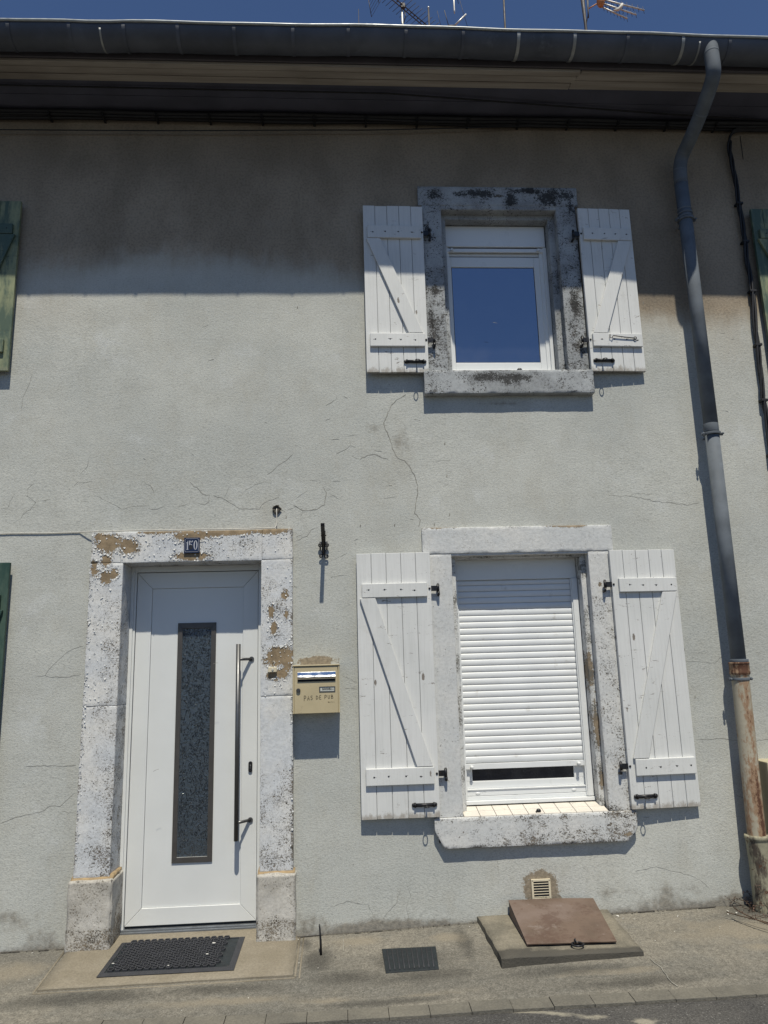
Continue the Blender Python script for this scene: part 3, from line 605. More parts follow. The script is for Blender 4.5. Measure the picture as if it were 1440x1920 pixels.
FW = lambda x, z: min(1, .05 + 1.0*max(0, 1-abs(min(dsp(x,0,z),.8)-.46)/.16))
flakes(mb, [(-1.675, -1.47, 1.37, 2.29)], 230, -.042, FW, 1)
flakes(mb, [(-1.676, -1.655, .4, 2.25)], 90, -.042, lambda x, z: 1, 2)
mb.build('door_jamb', ['door_stone', 'paint_flake'], house, label='left door jamb with big brown patches of lost paint at its top', attrs={'peel': dsp, 'chip': dsc, 'dirt': dsd})
mb = dstone('jamb', [(-.540, -.328, -.040, .21, .325, 1.3945), (-.540, -.328, -.0405, .21, 1.3955, 2.2998)])
flakes(mb, [(-.53, -.335, 1.4, 2.29)], 260, -.0415, FW, 3)
flakes(mb, [(-.345, -.332, .4, 2.25)], 60, -.0415, lambda x, z: 1, 4)
mb.build('door_jamb', ['door_stone', 'paint_flake'], house, label='right door jamb flecked with small paint chips', attrs={'peel': dsp, 'chip': dsc, 'dirt': dsd})
mb = dstone('lintel', [(-1.678, -1.482, -.041, .21, 2.2985, 2.506), (-1.4815, -.5345, -.041, .21, 2.296, 2.508), (-.534, -.327, -.041, .21, 2.301, 2.512)])
flakes(mb, [(-1.67, -.335, 2.305, 2.505)], 420, -.0425, FW, 5)
mb.build('door_lintel', ['door_stone', 'paint_flake'], house, attrs={'peel': dsp, 'chip': dsc, 'dirt': dsd})
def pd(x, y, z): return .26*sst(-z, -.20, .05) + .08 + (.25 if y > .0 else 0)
for xa, xb, zt in ((-1.702, -1.437, .335), (-.557, -.313, .325)):
    mb = MB(); stone(mb, xa, xb, -.072, .21, -.12, zt - .006, .018, .006, .014, seed=xa)
    mb.build('plinth_stone', 'plinth_stone', house, attrs={'peel': lambda x, y, z: .10 + .25*blob(x, z, -.5, .28, .1, .1), 'chip': lambda x, y, z: .40 + .25*(z < .05), 'dirt': pd})
    mb = MB(); stone(mb, xa+.006, xb-.004, -.062, .16, zt-.014, zt+.012, .016, .004, .008, taper=lambda p: Vector((p.x, p.y, p.z - (.020*max(0, -.02-p.y)/.04 if p.z > .31 else 0))), seed=3)
    mb.build('mortar_joint', 'ochre_mortar', house)
mb = MB(); mb.box(-1.68, -.33, .206, .34, -.12, 2.49); mb.box(-1.67, -1.475, -.02, .2, .33, 2.49); mb.box(-.53, -.34, -.02, .2, .33, 2.49)
mb.box(-1.66, -.34, -.02, .2, 2.30+.01, 2.49); mb.build('joint_backing', 'joint_dark', house)

# ------------------------------------------------ front door
mb = MB()
mb.box(-1.462, -1.440, .165, .236, -.045, 2.296); mb.box(-.580, -.540, .165, .236, -.045, 2.296); mb.box(-1.440, -.580, .165, .236, 2.256, 2.296)
mb.box(-1.440, -1.424, .172, .236, -.045, 2.256)
door = mb.build('front_door', 'door_white', house, bevel=.003, label='white front door with a tall narrow patterned pane and long bar handle')
mb = MB(); mb.box(-1.425, -.58, .200, .236, -.045, 2.258); mb.build('door_gasket', 'gasket', door)
X0, X1, Z0, Z1 = -1.420, -.5835, -.020, 2.252; b = .103
mb = MB()
A = (X0, Z0); B = (X1, Z0); Cc = (X1, Z1); D = (X0, Z1); a = (X0+b, Z0+b); bb = (X1-b, Z0+b); c = (X1-b, Z1-b-.008); d = (X0+b, Z1-b-.008)
g = .0008
mb.prism([(A[0]+g, A[1]), (B[0]-g, B[1]), (bb[0]-g, bb[1]), (a[0]+g, a[1])], .177, .205); mb.prism([(d[0]+g, d[1]), (c[0]-g, c[1]), (Cc[0]-g, Cc[1]), (D[0]+g, D[1])], .177, .205)
mb.prism([(A[0], A[1]+g), (a[0], a[1]+g), (d[0], d[1]-g), (D[0], D[1]-g)], .177, .205); mb.prism([(B[0], B[1]+g), (Cc[0], Cc[1]-g), (c[0], c[1]-g), (bb[0], bb[1]+g)], .177, .205)
mb.build('door_leaf', 'door_white', door, bevel=.0025)
mb = MB(); gx0, gx1, gz0, gz1 = -1.134, -.872, .345, 1.898
px0, px1, pz0, pz1 = a[0]+.0015, bb[0]-.0015, a[1]+.0015, c[1]-.0015; hx0, hx1, hz0, hz1 = -1.102, -.905, .378, 1.860
mb.box(px0, hx0, .187, .204, pz0, pz1); mb.box(hx1, px1, .187, .204, pz0, pz1); mb.box(hx0, hx1, .187, .204, pz0, hz0); mb.box(hx0, hx1, .187, .204, hz1, pz1)
mb.build('door_panel', 'door_white', door)
mb = MB()
for q in ([(gx0, gz0), (gx1, gz0), (hx1, hz0), (hx0, hz0)], [(hx0, hz1), (hx1, hz1), (gx1, gz1), (gx0, gz1)], [(gx0, gz0), (hx0, hz0), (hx0, hz1), (gx0, gz1)], [(gx1, gz0), (gx1, gz1), (hx1, hz1), (hx1, hz0)]): mb.prism(q, .179, .189)
mb.build('pane_frame', 'anthracite', door, bevel=.0015)
mb = MB(); mb.box(hx0, hx1, .193, .199, hz0, hz1); mb.build('patterned_pane', 'pane_relief', door)
mb = MB()
mb.tube([(-.705, .092, .485), (-.705, .092, 1.742)], .0155, 16)
for z in (1.640, .594): mb.tube([(-.705, .092, z), (-.625, .177, z)], .0095, 12); mb.tube([(-.625, .170, z), (-.625, .178, z)], .017, 16)
mb.build('bar_handle', 'steel', door)
mb = MB(); mb.cur = 0
pl = [(-.627 + .0135*math.cos(t), .930 + (.022 if math.sin(t) > 0 else -.022) + .0135*math.sin(t)) for t in [2*math.pi*i/24 + .01 for i in range(24)]]
mb.prism(pl, .168, .178); mb.cur = 1; mb.ball((-.627, .168, .938), .006, (1, .4, 1)); mb.box(-.6295, -.6245, .1655, .168, .918, .934)
mb.build('lock_plate', ['iron', 'steel'], door, bevel=.001)
mb = MB(); mb.box(-1.462, -.540, .150, .236, -.062, -.047); mb.box(-1.462, -.540, .162, .23, -.047, -.036); mb.build('threshold', 'alu', door, bevel=.003)

# ------------------------------------------------ windows
def surround(where, mat, pieces, attrs):
    L = {}
    for b in pieces: L.setdefault((b[6], b[7] if len(b) > 7 else ''), []).append(b)
    for (nm, key), bs in L.items():
        mb = MB()
        for i, b in enumerate(bs): stone(mb, *b[:6], step=.02, amp=.0014, rnd=.0025, seed=i*2.3 + b[0], taper=sill_t if key == 's' else None)
        mb.build(nm, mat, house, attrs=attrs, label=where + {'window_lintel': 'lintel above', 'window_jamb': 'jamb of', 'window_sill': 'sill under'}[nm] + where_t(where))
def where_t(w): return ' the ground floor window' if w.startswith('white') else ' the upstairs window'
# lower window stone
def sill_t(p):
    if p.z < .520:
        k = (.520-p.z)/.10
        if p.x < .70: p.x += .055*k*(1-(p.x-.576)/.124)
        if p.x > 1.78: p.x -= .075*max(0, k-.35)*1.4*(1-(1.905-p.x)/.125)
    return p
def lw_peel(x, y, z):
    return .9*blobs(x, z, [(1.62, 2.505, .25, .02), (.70, 2.505, .2, .012), (1.84, .455, .055, .03), (1.80, 2.085, .03, .03)], .9) + (blobs(x, z, [(1.70, 1.50, .05, .25), (1.72, 1.15, .05, .36), (1.72, .78, .04, .12)], .72) if y > .03 else 0) + .10
def lw_chip(x, y, z): return .20 + .60*(blob(x, z, 1.25, .45, .75, .15)) + .25*(z > 2.49) + .25*(abs(z-.6) < .03) + .25*(x > 1.7 and y < 0)*(z < 2)
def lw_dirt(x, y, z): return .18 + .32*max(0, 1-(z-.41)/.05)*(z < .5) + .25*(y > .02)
surround('white painted stone ', 'window_stone', [(.567, 1.916, -.027, .10, 2.318, 2.503, 'window_lintel'), (.76, 1.74, -.020, .2, 2.304, 2.33, 'window_lintel'), (.800, 1.70, .04, .21, 2.292, 2.5, 'window_lintel'), (.592, .767, -.024, .20, .598, 2.3165, 'window_jamb', 'l'), (.76, .803, .045, .21, .60, 2.31, 'window_jamb', 'l'),
    (1.733, 1.909, -.024, .20, .598, 2.3165, 'window_jamb', 'r'), (1.694, 1.74, .045, .21, .60, 2.31, 'window_jamb', 'r'), (.576, 1.905, -.045, .2, .412, .597, 'window_sill', 's')],
         {'peel': lw_peel, 'chip': lw_chip, 'dirt': lw_dirt})
def uw_peel(x, y, z): return blobs(x, z, [(.735, 4.33, .06, .07), (1.25, 5.10, .10, .05)], .7)
def uw_dirt(x, y, z):
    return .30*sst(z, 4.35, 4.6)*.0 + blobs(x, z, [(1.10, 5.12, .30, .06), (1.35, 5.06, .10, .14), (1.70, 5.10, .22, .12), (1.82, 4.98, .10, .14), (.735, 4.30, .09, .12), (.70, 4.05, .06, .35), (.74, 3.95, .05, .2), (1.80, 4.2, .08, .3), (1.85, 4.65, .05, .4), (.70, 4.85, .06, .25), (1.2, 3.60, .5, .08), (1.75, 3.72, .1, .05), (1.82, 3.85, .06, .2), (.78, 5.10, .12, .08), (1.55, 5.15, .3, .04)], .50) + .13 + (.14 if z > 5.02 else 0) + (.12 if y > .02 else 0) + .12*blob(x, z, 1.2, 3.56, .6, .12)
surround('blackened grey stone ', 'grey_stone', [(.636, 1.884, -.022, .15, 5.0185, 5.182, 'window_lintel'), (.80, 1.717, -.019, .15, 4.986, 5.04, 'window_lintel'), (.80, 1.70, .05, .21, 4.945, 5.1, 'window_lintel'), (.660, .810, -.022, .20, 3.655, 5.0175, 'window_jamb', 'l'), (.80, .850, .05, .21, 3.65, 5.0, 'window_jamb', 'l'),
    (1.707, 1.860, -.022, .20, 3.655, 5.0175, 'window_jamb', 'r'), (1.658, 1.72, .05, .21, 3.65, 5.0, 'window_jamb', 'r'), (.624, 1.874, -.062, .20, 3.478, 3.658, 'window_sill')],
         {'peel': uw_peel, 'chip': lambda x, y, z: .45 + .35*blob(x, z, .72, 4.0, .15, .7) + .35*blob(x, z, 1.78, 4.1, .15, .8), 'dirt': uw_dirt})

# lower window joinery
w = MB(); w.box(.803, .830, .150, .215, .665, 2.30); w.box(1.650, 1.694, .150, .215, .665, 2.30); w.box(.803, 1.694, .120, .215, .640, .664); w.box(.830, 1.650, .150, .215, .664, .690)
lw = w.build('window', 'pvc', house, bevel=.003, label='ground floor window behind a nearly closed white roller shutter')
m_ = MB(); m_.box(.806, 1.690, .140, .150, 2.148, 2.296); m_.build('shutter_box', 'pvc', lw, bevel=.003)
m_ = MB(); m_.box(.804, .815, .130, .150, .668, 2.147); m_.box(.815, .822, .138, .150, .668, 2.147); m_.build('guide_rail', 'pvc', lw, bevel=.0025)
m_ = MB(); m_.box(1.650, 1.690, .130, .150, .668, 2.147); m_.box(1.642, 1.650, .138, .150, .668, 2.147); m_.build('guide_rail', 'pvc', lw, bevel=.0025)
m_ = MB(); m_.box(.830, 1.650, .172, .20, .735, .783); m_.box(.830, .872, .172, .20, .783, .95); m_.box(1.576, 1.650, .172, .20, .783, .95); m_.build('sash', 'pvc', lw, bevel=.003)
m_ = MB(); m_.box(.830, 1.650, .152, .20, .692, .732); m_.box(.830, 1.650, .146, .172, .728, .736); m_.build('sash_rail', 'pvc', lw, bevel=.002)
m_ = MB(); m_.box(.872, 1.576, .186, .194, .783, .95); m_.build('pane', 'pane_dark', lw)
for x in (.900, 1.560):
    m_ = MB(); m_.ball((x, .151, .708), .016, (1.1, .25, .55)); m_.build('drain_cap', 'pvc', lw)
sp = .0432; z = .902; rs = MB()
while z < 2.148:
    zt = min(z + sp, 2.150)
    pr = [(.164, z+.001)] + [(.1585 - .0040*math.sin(math.pi*(i/8))**.8, z + .0004 + (zt-z-.0014)*i/8) for i in range(9)] + [(.164, zt-.001)]
    rs.extr_x(pr, .816, 1.652, True, caps=False); z += sp
rs.cur = 1; rs.box(.816, 1.652, .1645, .166, .90, 2.148)
roll = rs.build('roller_shutter', ['slat_white', 'gasket'], lw)
m_ = MB(); m_.box(.815, 1.652, .148, .166, .863, .899); m_.build('end_bar', 'slat_white', roll, bevel=.002)
for x in (.865, 1.602):
    m_ = MB(); m_.tube([(x, .150, .880), (x, .122, .880)], .011, 14, rs=[.011, .009]); m_.ball((x, .123, .880), .0115, (1, .6, 1), 12, 8); m_.build('stopper', 'pvc', roll)
m_ = MB(); m_.tube([(.789, .060, 1.470), (.790, .058, 1.35), (.791, .058, 1.16)], .0035, 8); m_.ring((.792, .056, 1.150), .009, .003, 'y', 12, 6); m_.tube([(.789, .060, 1.47), (.786, .075, 1.478)], .004, 6); m_.build('shutter_hook', 'iron', lw)
# sill tiles
ts = MB(); ts.cur = 1
def tz(y): return .603 + (y+.035)*.20
ts.add([(.772, -.030, tz(-.03)-.004), (1.722, -.030, tz(-.03)-.004), (1.696, .118, tz(.118)-.004), (.800, .118, tz(.118)-.004), (.772, -.030, .590), (1.722, -.030, .59), (1.696, .118, .59), (.8, .118, .59)], [(0, 1, 2, 3), (4, 7, 6, 5), (0, 4, 5, 1), (1, 5, 6, 2), (2, 6, 7, 3), (3, 7, 4, 0)])
ts.cur = 0
for i in range(9):
    for j in range(2):
        y0, y1 = (-.038, .038) if j == 0 else (.0415, .117)
        xa, xb = .770 + .1058*i + .0018, .770 + .1058*(i+1) - .0018
        if j and i == 8: xb = 1.700
        sh = .012 if i == 0 and j else 0
        vs = [(xa+sh, y0, tz(y0)), (xb, y0, tz(y0)), (xb, y1, tz(y1)), (xa+sh, y1, tz(y1))]
        ts.add([(x, y, z-.006) for x, y, z in vs] + [(x, y, z+.001) for x, y, z in vs], [(0, 3, 2, 1), (4, 5, 6, 7), (0, 1, 5, 4), (1, 2, 6, 5), (2, 3, 7, 6), (3, 0, 4, 7)])
tiles = ts.build('tiled_sill', ['tile', 'grout'], house, bevel=.001, label='row of small cream tiles on the ground floor window sill')
m_ = MB(); m_.ball((1.265, -.015, .615), .017, (1, .8, .8), 10, 6); m_.tube([(1.245, -.02, .613), (1.25, -.028, .604)], .003, 6); m_.build('rusty_stud', 'iron', tiles)

# upper window joinery
w = MB(); w.box(.858, .886, .150, .215, 3.70, 4.94); w.box(1.600, 1.655, .150, .215, 3.70, 4.94); w.box(.858, 1.655, .118, .215, 3.700, 3.728); w.box(.886, 1.600, .165, .215, 4.70, 4.74)
uw = w.build('window', 'pvc', house, bevel=.003, label='upstairs window with a blue reflecting pane')
m_ = MB(); m_.box(.858, 1.650, .128, .150, 4.762, 4.940); m_.build('shutter_box', 'pvc', uw, bevel=.004)
m_ = MB(); m_.box(.870, 1.640, .138, .152, 4.722, 4.752); m_.build('end_bar', 'slat_white', uw, bevel=.002)
for x in (.905, 1.590):
    m_ = MB(); m_.tube([(x, .140, 4.735), (x, .118, 4.735)], .010, 12); m_.build('stopper', 'pvc', uw)
for xa, xb in ((.858, .872), (1.628, 1.655)):
    m_ = MB(); m_.box(xa, xb, .132, .150, 3.73, 4.76); m_.build('guide_rail', 'pvc', uw, bevel=.002)
m_ = MB(); m_.box(.872, .899, .160, .20, 3.745, 4.69); m_.box(1.556, 1.628, .160, .20, 3.745, 4.69); m_.box(.899, 1.556, .160, .20, 4.605, 4.69); m_.box(.899, 1.556, .160, .20, 3.745, 3.808); m_.build('sash', 'pvc', uw, bevel=.003)
m_ = MB(); m_.box(.899, 1.556, .172, .175, 3.808, 4.605); m_.build('sash_gasket', 'gasket', uw)
m_ = MB(); m_.box(.904, 1.551, .169, .1715, 3.813, 4.600); m_.build('pane', 'pane_blue', uw)
m_ = MB(); m_.box(.872, 1.628, .145, .16, 3.729, 3.745); m_.build('sash_rail', 'pvc', uw, bevel=.002)
m_ = MB(); m_.ball((1.335, -.03, 3.668), .020, (1, .7, .8), 10, 6); m_.build('rusty_stud', 'iron', uw)

# ------------------------------------------------ shutters
def shutter(hx, hy, z0, wd, h, sgn, ang, rails, mat, label, nb=5, rail_in=(.0, .03), brace=True, bolt=True, hook=False, edge=True, hinges=True, bdir=0):
    """local frame: hinge edge at x=0, leaf reaches sgn*wd; front face y=-.027"""
    L = []
    def X(a, b): return (min(sgn*a, sgn*b), max(sgn*a, sgn*b))
    rr = random.Random(hash((round(hx, 2), round(z0, 2))) & 999)
    mb = MB(); mb.cur = 0; k = nb; bw = wd/k
    for i in range(k):
        x0, x1 = X(i*bw + .0016, (i+1)*bw - .0016); dz = rr.uniform(-.002, .002)
        mb.box(x0, x1, -.027, -.002, dz*.6, h + dz)
    mb.cur = 1; x0, x1 = X(.004, wd-.004); mb.box(x0, x1, -.020, -.009, .006, h-.006)
    leaf = mb.build('shutter', [mat, 'groove' if mat.startswith('white') else mat], house, bevel=.0022, label=label)
    leaf.location = (hx, hy, z0); leaf.rotation_euler.z = math.radians(ang); leaf.matrix_parent_inverse = Matrix()
    for (za, zb) in rails:
        m = MB(); x0, x1 = X(rail_in[0], wd - rail_in[1]); m.box(x0, x1, -.049, -.0275, za - z0, zb - z0); ra = m.build('rail', mat, leaf, bevel=.004)
        for t in (.18, .42, .66, .90):
            m = MB()
            sx = sgn*(rail_in[0] + (wd-rail_in[0]-rail_in[1])*t + rr.uniform(-.01, .01)); zc = (za+zb)/2 - z0 + rr.uniform(-.006, .006)
            m.ball((sx, -.0495, zc), .0055, (1, .35, 1), 8, 5)
            m.strip(jag([(sx - rr.uniform(.004, .018), zc+rr.uniform(-.003, .004)), (sx + rr.uniform(.004, .02), zc + rr.uniform(-.002, .005))], .002, .008, int(t*100)), 0, -.0495, [rr.uniform(.0008, .003) for _ in range(9)])
            m.build('screw', 'iron', leaf)
    if brace:
        (za, zb), (zc, zd) = rails; m = MB(); bwid = .105
        if bdir: ti, bi = .03, wd - .035 - bwid
        else: ti, bi = wd - .02 - bwid, .035
        y0, y1 = -.047, -.0275
        q = [(sgn*ti, zc - z0 - .003), (sgn*(ti+bwid), zc - z0 - .003), (sgn*(bi+bwid), zb - z0 + .003), (sgn*bi, zb - z0 + .003)]
        m.prism(q, y0, y1); m.build('brace', mat, leaf, bevel=.003)
    if bolt:
        m = MB(); zc = .080; xc = .10
        m.tube([(sgn*(xc-.066), -.036, zc), (sgn*(xc+.066), -.036, zc)], .0115, 12)
        for e in (-1, 1):
            m.tube([(sgn*(xc+e*.056), -.036, zc), (sgn*(xc+e*.066), -.036, zc)], .016, 12); m.ball((sgn*(xc+e*.070), -.032, zc), .013, (1.0, .7, 1.05), 8, 6)
        m.box(*X(xc-.07, xc+.07), -.030, -.0272, zc-.009, zc+.009)
        m.build('bolt', 'iron', leaf)
        m = MB(); xr = sgn*(xc-.012)
        m.tube([(xr, -.040, zc), (xr, -.062, zc-.004)], .0055, 8); m.ring((xr, -.076, zc-.006), .015, .0032, 'z', 16, 8); m.build('ring_pull', 'iron', leaf)
    if hinges:
        for (za, zb) in rails:
            zc = (za+zb)/2 - z0 - .004
            m = MB(); x0, x1 = X(-.045, .0)
            m.box(x0, x1, -.024, -.017, zc-.006, zc+.030)
            m.tube([(-sgn*.047, -.020, zc-.012), (-sgn*.047, -.020, zc+.040)], .010, 12); m.tube([(-sgn*.047, -.020, zc+.034), (-sgn*.047, -.020, zc+.046)], .0065, 8)
            m.tube([(-sgn*.049, -.022, zc-.012), (-sgn*.050, -.022, zc-.030), (-sgn*.050, .018, zc-.034)], .009, 8)
            m.ball((sgn*.012, -.029, zc+.012), .008, (1, .6, 1), 8, 5)
            m.build('hinge', 'iron', leaf)
    if hook:
        zc = (rails[0][0]+rails[0][1])/2 - z0
        m = MB(); m.tube([(sgn*.155, -.052, zc+.040), (sgn*.150, -.058, zc+.015), (sgn*.165, -.060, zc+.008), (sgn*.175, -.060, zc+.028), (sgn*.26, -.058, zc+.018), (sgn*.335, -.056, zc+.012)], .0036, 8)
        m.ring((sgn*.345, -.056, zc+.012), .010, .003, 'y', 12, 6); m.tube([(sgn*.335, -.056, zc+.010), (sgn*.338, -.048, zc-.016)], .003, 6); m.build('hook', 'iron', leaf)
    return leaf
R1 = [(.815, .921), (2.022, 2.118)]; R2 = [(3.835, 3.938), (4.704, 4.806)]
shutter(.614, -.031, .608, .508, 1.719, -1, -0.9, R1, 'white_wood', 'white plank shutter with a diagonal brace, left of the ground floor window', rail_in=(.03, .035))
shutter(1.871, -.031, .606, .476, 1.711, 1, 2.6, R1, 'white_wood', 'white plank shutter with a diagonal brace, right of the ground floor window', rail_in=(.045, .018))
shutter(.662, -.033, 3.642, .454, 1.340, -1, 0.6, R2, 'white_wood', 'small white plank shutter, left of the upstairs window', rail_in=(.022, .03))
shutter(1.862, -.033, 3.648, .418, 1.334, 1, 2.4, R2, 'white_wood', 'small white plank shutter with a loose iron hook, right of the upstairs window', rail_in=(.025, .015), hook=True)
shutter(-2.745, -.036, 3.668, .438, 1.328, 1, 0.5, [(3.80, 3.90), (4.72, 4.80)], 'green_wood', 'faded green shutter of the neighbouring window upstairs, at the left edge', rail_in=(.03, .04), nb=3, bdir=0)
shutter(-2.66, -.036, .60, .465, 1.712, 1, 0.5, [(.80, .90), (2.00, 2.10)], 'green_wood_dark', 'dark green shutter at the bottom left edge', rail_in=(.03, .04), nb=4)
shutter(3.72, -.036, 3.655, .482, 1.328, -1, 0.3, [(3.85, 3.95), (4.72, 4.80)], 'green_wood', 'green shutter at the top right edge beyond the downpipe', rail_in=(.03, .04), nb=5)

# ------------------------------------------------ vent grille
mb = MB(); vx0, vx1, vz0, vz1 = 1.188, 1.312, .077, .200
mb.box(vx0, vx0+.013, -.014, .004, vz0, vz1); mb.box(vx1-.013, vx1, -.014, .004, vz0, vz1); mb.box(vx0+.013, vx1-.013, -.014, .004, vz0, vz0+.013); mb.box(vx0+.013, vx1-.013, -.014, .004, vz1-.013, vz1)
for i in range(6):
    z = vz0+.019+i*.0158; mb.add([(vx0+.013, -.013, z), (vx1-.013, -.013, z), (vx1-.013, .000, z+.006), (vx0+.013, .000, z+.006), (vx0+.013, -.011, z-.004), (vx1-.013, -.011, z-.004), (vx1-.013, .002, z+.002), (vx0+.013, .002, z+.002)], [(0, 1, 2, 3), (4, 7, 6, 5), (0, 4, 5, 1), (1, 5, 6, 2), (2, 6, 7, 3), (3, 7, 4, 0)])
vent = mb.build('vent_grille', 'ivory', house, bevel=.001, label='small cream slatted vent grille above the rusty hatch')
mb = MB(); mb.box(vx0+.005, vx1-.005, -.0105, -.0095, vz0+.005, vz1-.005); mb.build('vent_opening', 'void', vent)
for sx in (vx0+.007, vx1-.007):
    for sz in (vz0+.007, vz1-.007): mb = MB(); mb.ball((sx, -.0145, sz), .003, (1, .4, 1), 8, 5); mb.build('screw', 'iron', vent)
# old hole where the bell wire comes out
mb = MB(); rr = random.Random(2); ring = []
n = 22; rad = [.031*(1+rr.uniform(-.13, .13)) for _ in range(n)]
c0 = (-.439, 2.655)
vs = [(c0[0]+rad[i]*math.cos(2*math.pi*i/n), -.009, c0[1]+rad[i]*math.sin(2*math.pi*i/n)) for i in range(n)] + [(c0[0]+rad[i]*.72*math.cos(2*math.pi*i/n), -.016 + rr.uniform(-.004, .004), c0[1]+.004+rad[i]*.72*math.sin(2*math.pi*i/n)) for i in range(n)] + [(c0[0]+rad[i]*.4*math.cos(2*math.pi*i/n), -.006, c0[1]+.010+rad[i]*.35*math.sin(2*math.pi*i/n)) for i in range(n)]
mb.add(vs, [(i, (i+1) % n, n+(i+1) % n, n+i) for i in range(n)] + [(n+i, n+(i+1) % n, 2*n+(i+1) % n, 2*n+i) for i in range(n)]); mb.cur = 1; mb.add(vs[2*n:], [tuple(range(n))])
mb.build('filled_hole', ['hatch_concrete', 'joint_dark'], house, attrs={'stain': lambda x, y, z: .9}, label='rough round hole in the wall above the door corner')
# ================================================================ THINGS
# ------------------------------------------------ doorstep and mat
def slab(name, mat, poly, ztop, zbot, label, cat, parent=None, bevel=.004, stainf=None, **k):
    """poly: 4 corners (x,y,dz) front-left, front-right, back-right, back-left; gridded top"""
    mb = MB(); N = 16; o = 0
    P = [Vector((p[0], p[1], ztop + p[2])) for p in poly]
    def pt(u, v): return P[0]*(1-u)*(1-v) + P[1]*u*(1-v) + P[2]*u*v + P[3]*(1-u)*v
    for j in range(N+1):
        for i in range(N+1):
            p = pt(i/N, j/N); e = i in (0, N) or j in (0, N)
            q = mnoise.noise_vector(p*14)
            if e: p += Vector((q.x, q.y, 0))*(.010 if 'hatch' in name else .004); p.z -= .003
            p.z += .0012*q.z; mb.v.append(tuple(p))
    for j in range(N):
        for i in range(N): a = j*(N+1)+i; mb.face((a, a+1, a+N+2, a+N+1), True)
    rim = [i for i in range(N+1)] + [(j+1)*(N+1)-1 for j in range(1, N+1)] + [N*(N+1)+i for i in range(N-1, -1, -1)] + [j*(N+1) for j in range(N-1, 0, -1)]
    b0 = len(mb.v)
    for r in rim: v = mb.v[r]; mb.v.append((v[0], v[1], zbot))
    for i in range(len(rim)): mb.face((rim[i], rim[(i+1) % len(rim)], b0+(i+1) % len(rim), b0+i))
    mb.face(tuple(range(b0, len(mb.v))))
    return mb.build(name, mat, parent, label, 0, cat, attrs={'stain': stainf or (lambda x, y, z: 0.1)}, **k)
slab('doorstep', 'doorstep_stone', [(-1.662, -.572, -.016), (-.298, -.556, -.014), (-.300, .21, .0), (-1.70, .21, 0)], -.058, -.14, 'pale flat doorstep slab in front of the white door', 'doorstep', stainf=lambda x, y, z: .12 + .4*blob(x, y, -1.0, .1, .8, .12) + .3*blob(x, y, -.9, -.56, .8, .06))
mb = MB()                                                # raised cement fillet round the step
mb.tube([(-.292, -.02, -.070), (-.288, -.30, -.078), (-.286, -.570, -.084)], .007, 6); mb.tube([(-.286, -.580, -.084), (-.9, -.592, -.086), (-1.675, -.598, -.088)], .006, 6); mb.tube([(-1.675, -.598, -.088), (-1.71, -.02, -.072)], .007, 6)
mb.tube([(-.266, -.02, -.070), (-.262, -.59, -.084)], .005, 6)
mb.build('step_edging', 'doorstep_stone', None, 'thin cement edging lines around the pale doorstep', cat='edging', attrs={'stain': lambda x, y, z: .35})
mat = empty('doormat', (-1.0, -.2, -.056), 'black rubber doormat with raised oval links, on the doorstep', 'doormat')
z0 = -.0565; mx0, mx1, my0, my1 = -1.385, -.632, -.470, .015
mb = MB(); mb.box(mx0+.03, mx1-.03, my0+.03, my1-.03, z0, z0+.0055); mb.build('mat_base', 'rubber', mat)
mb = MB()
q = [(mx0, my0), (mx1, my0), (mx1, my1), (mx0, my1)]; q2 = [(mx0+.032, my0+.032), (mx1-.032, my0+.032), (mx1-.032, my1-.032), (mx0+.032, my1-.032)]
vs = [(x, y, z0+.0015) for x, y in q] + [(x, y, z0+.009) for x, y in q2] + [(x, y, z0) for x, y in q] + [(x, y, z0) for x, y in q2]
mb.add(vs, [f for i in range(4) for j in [(i+1) % 4] for f in [(i, j, 4+j, 4+i), (8+i, 8+j, j, i), (4+i, 4+j, 12+j, 12+i)]])
mb.build('mat_border', 'rubber_edge', mat)
mb = MB(); nx, ny = 15, 10; ax0, ax1, ay0, ay1 = -1.335, -.730, -.430, .010; px_, py_ = (ax1-ax0)/nx, (ay1-ay0)/ny
for j in range(ny):
    for i in range(nx):
        cx = ax0 + px_*(i+.5) + (px_*.25 if j % 2 else -px_*.25); cy = ay0 + py_*(j+.5)
        pts = []
        for (sx, sy) in ((-.5, 0), (-.30, -.46), (.30, -.46), (.5, 0), (.30, .46), (-.30, .46)): pts.append((cx+sx*px_*.96, cy+sy*py_*.96))
        R, r = pts, [(cx+(x-cx)*.66, cy+(y-cy)*.62) for x, y in pts]
        v = [(x, y, z0+.017) for x, y in R] + [(x, y, z0+.017) for x, y in r] + [(x, y, z0+.004) for x, y in R] + [(x, y, z0+.004) for x, y in r]
        mb.add(v, [f for a in range(6) for b in [(a+1) % 6] for f in [(a, b, 6+b, 6+a), (12+a, 12+b, b, a), (6+a, 6+b, 18+b, 18+a)]])
mb.build('oval_links', 'rubber_edge', mat, bevel=.0015)
for ch in mat.children: ch.data.transform(Matrix.Translation((0, .2, z0)) @ Matrix.Rotation(math.radians(1.0), 4, 'X') @ Matrix.Translation((0, -.2, -z0)))
mb = MB()
for x, y, s in ((-.80, -.13, .008), (-.81, -.30, .006), (-1.325, -.37, .006), (-1.0, -.44, .004)): mb.ball((x, y, z0+.019), s, (1.6, .8, .5), 6, 4)
mb.build('plaster_chips', 'debris_white', None, 'tiny white plaster chips lying on the black doormat', cat='debris', kind='stuff')

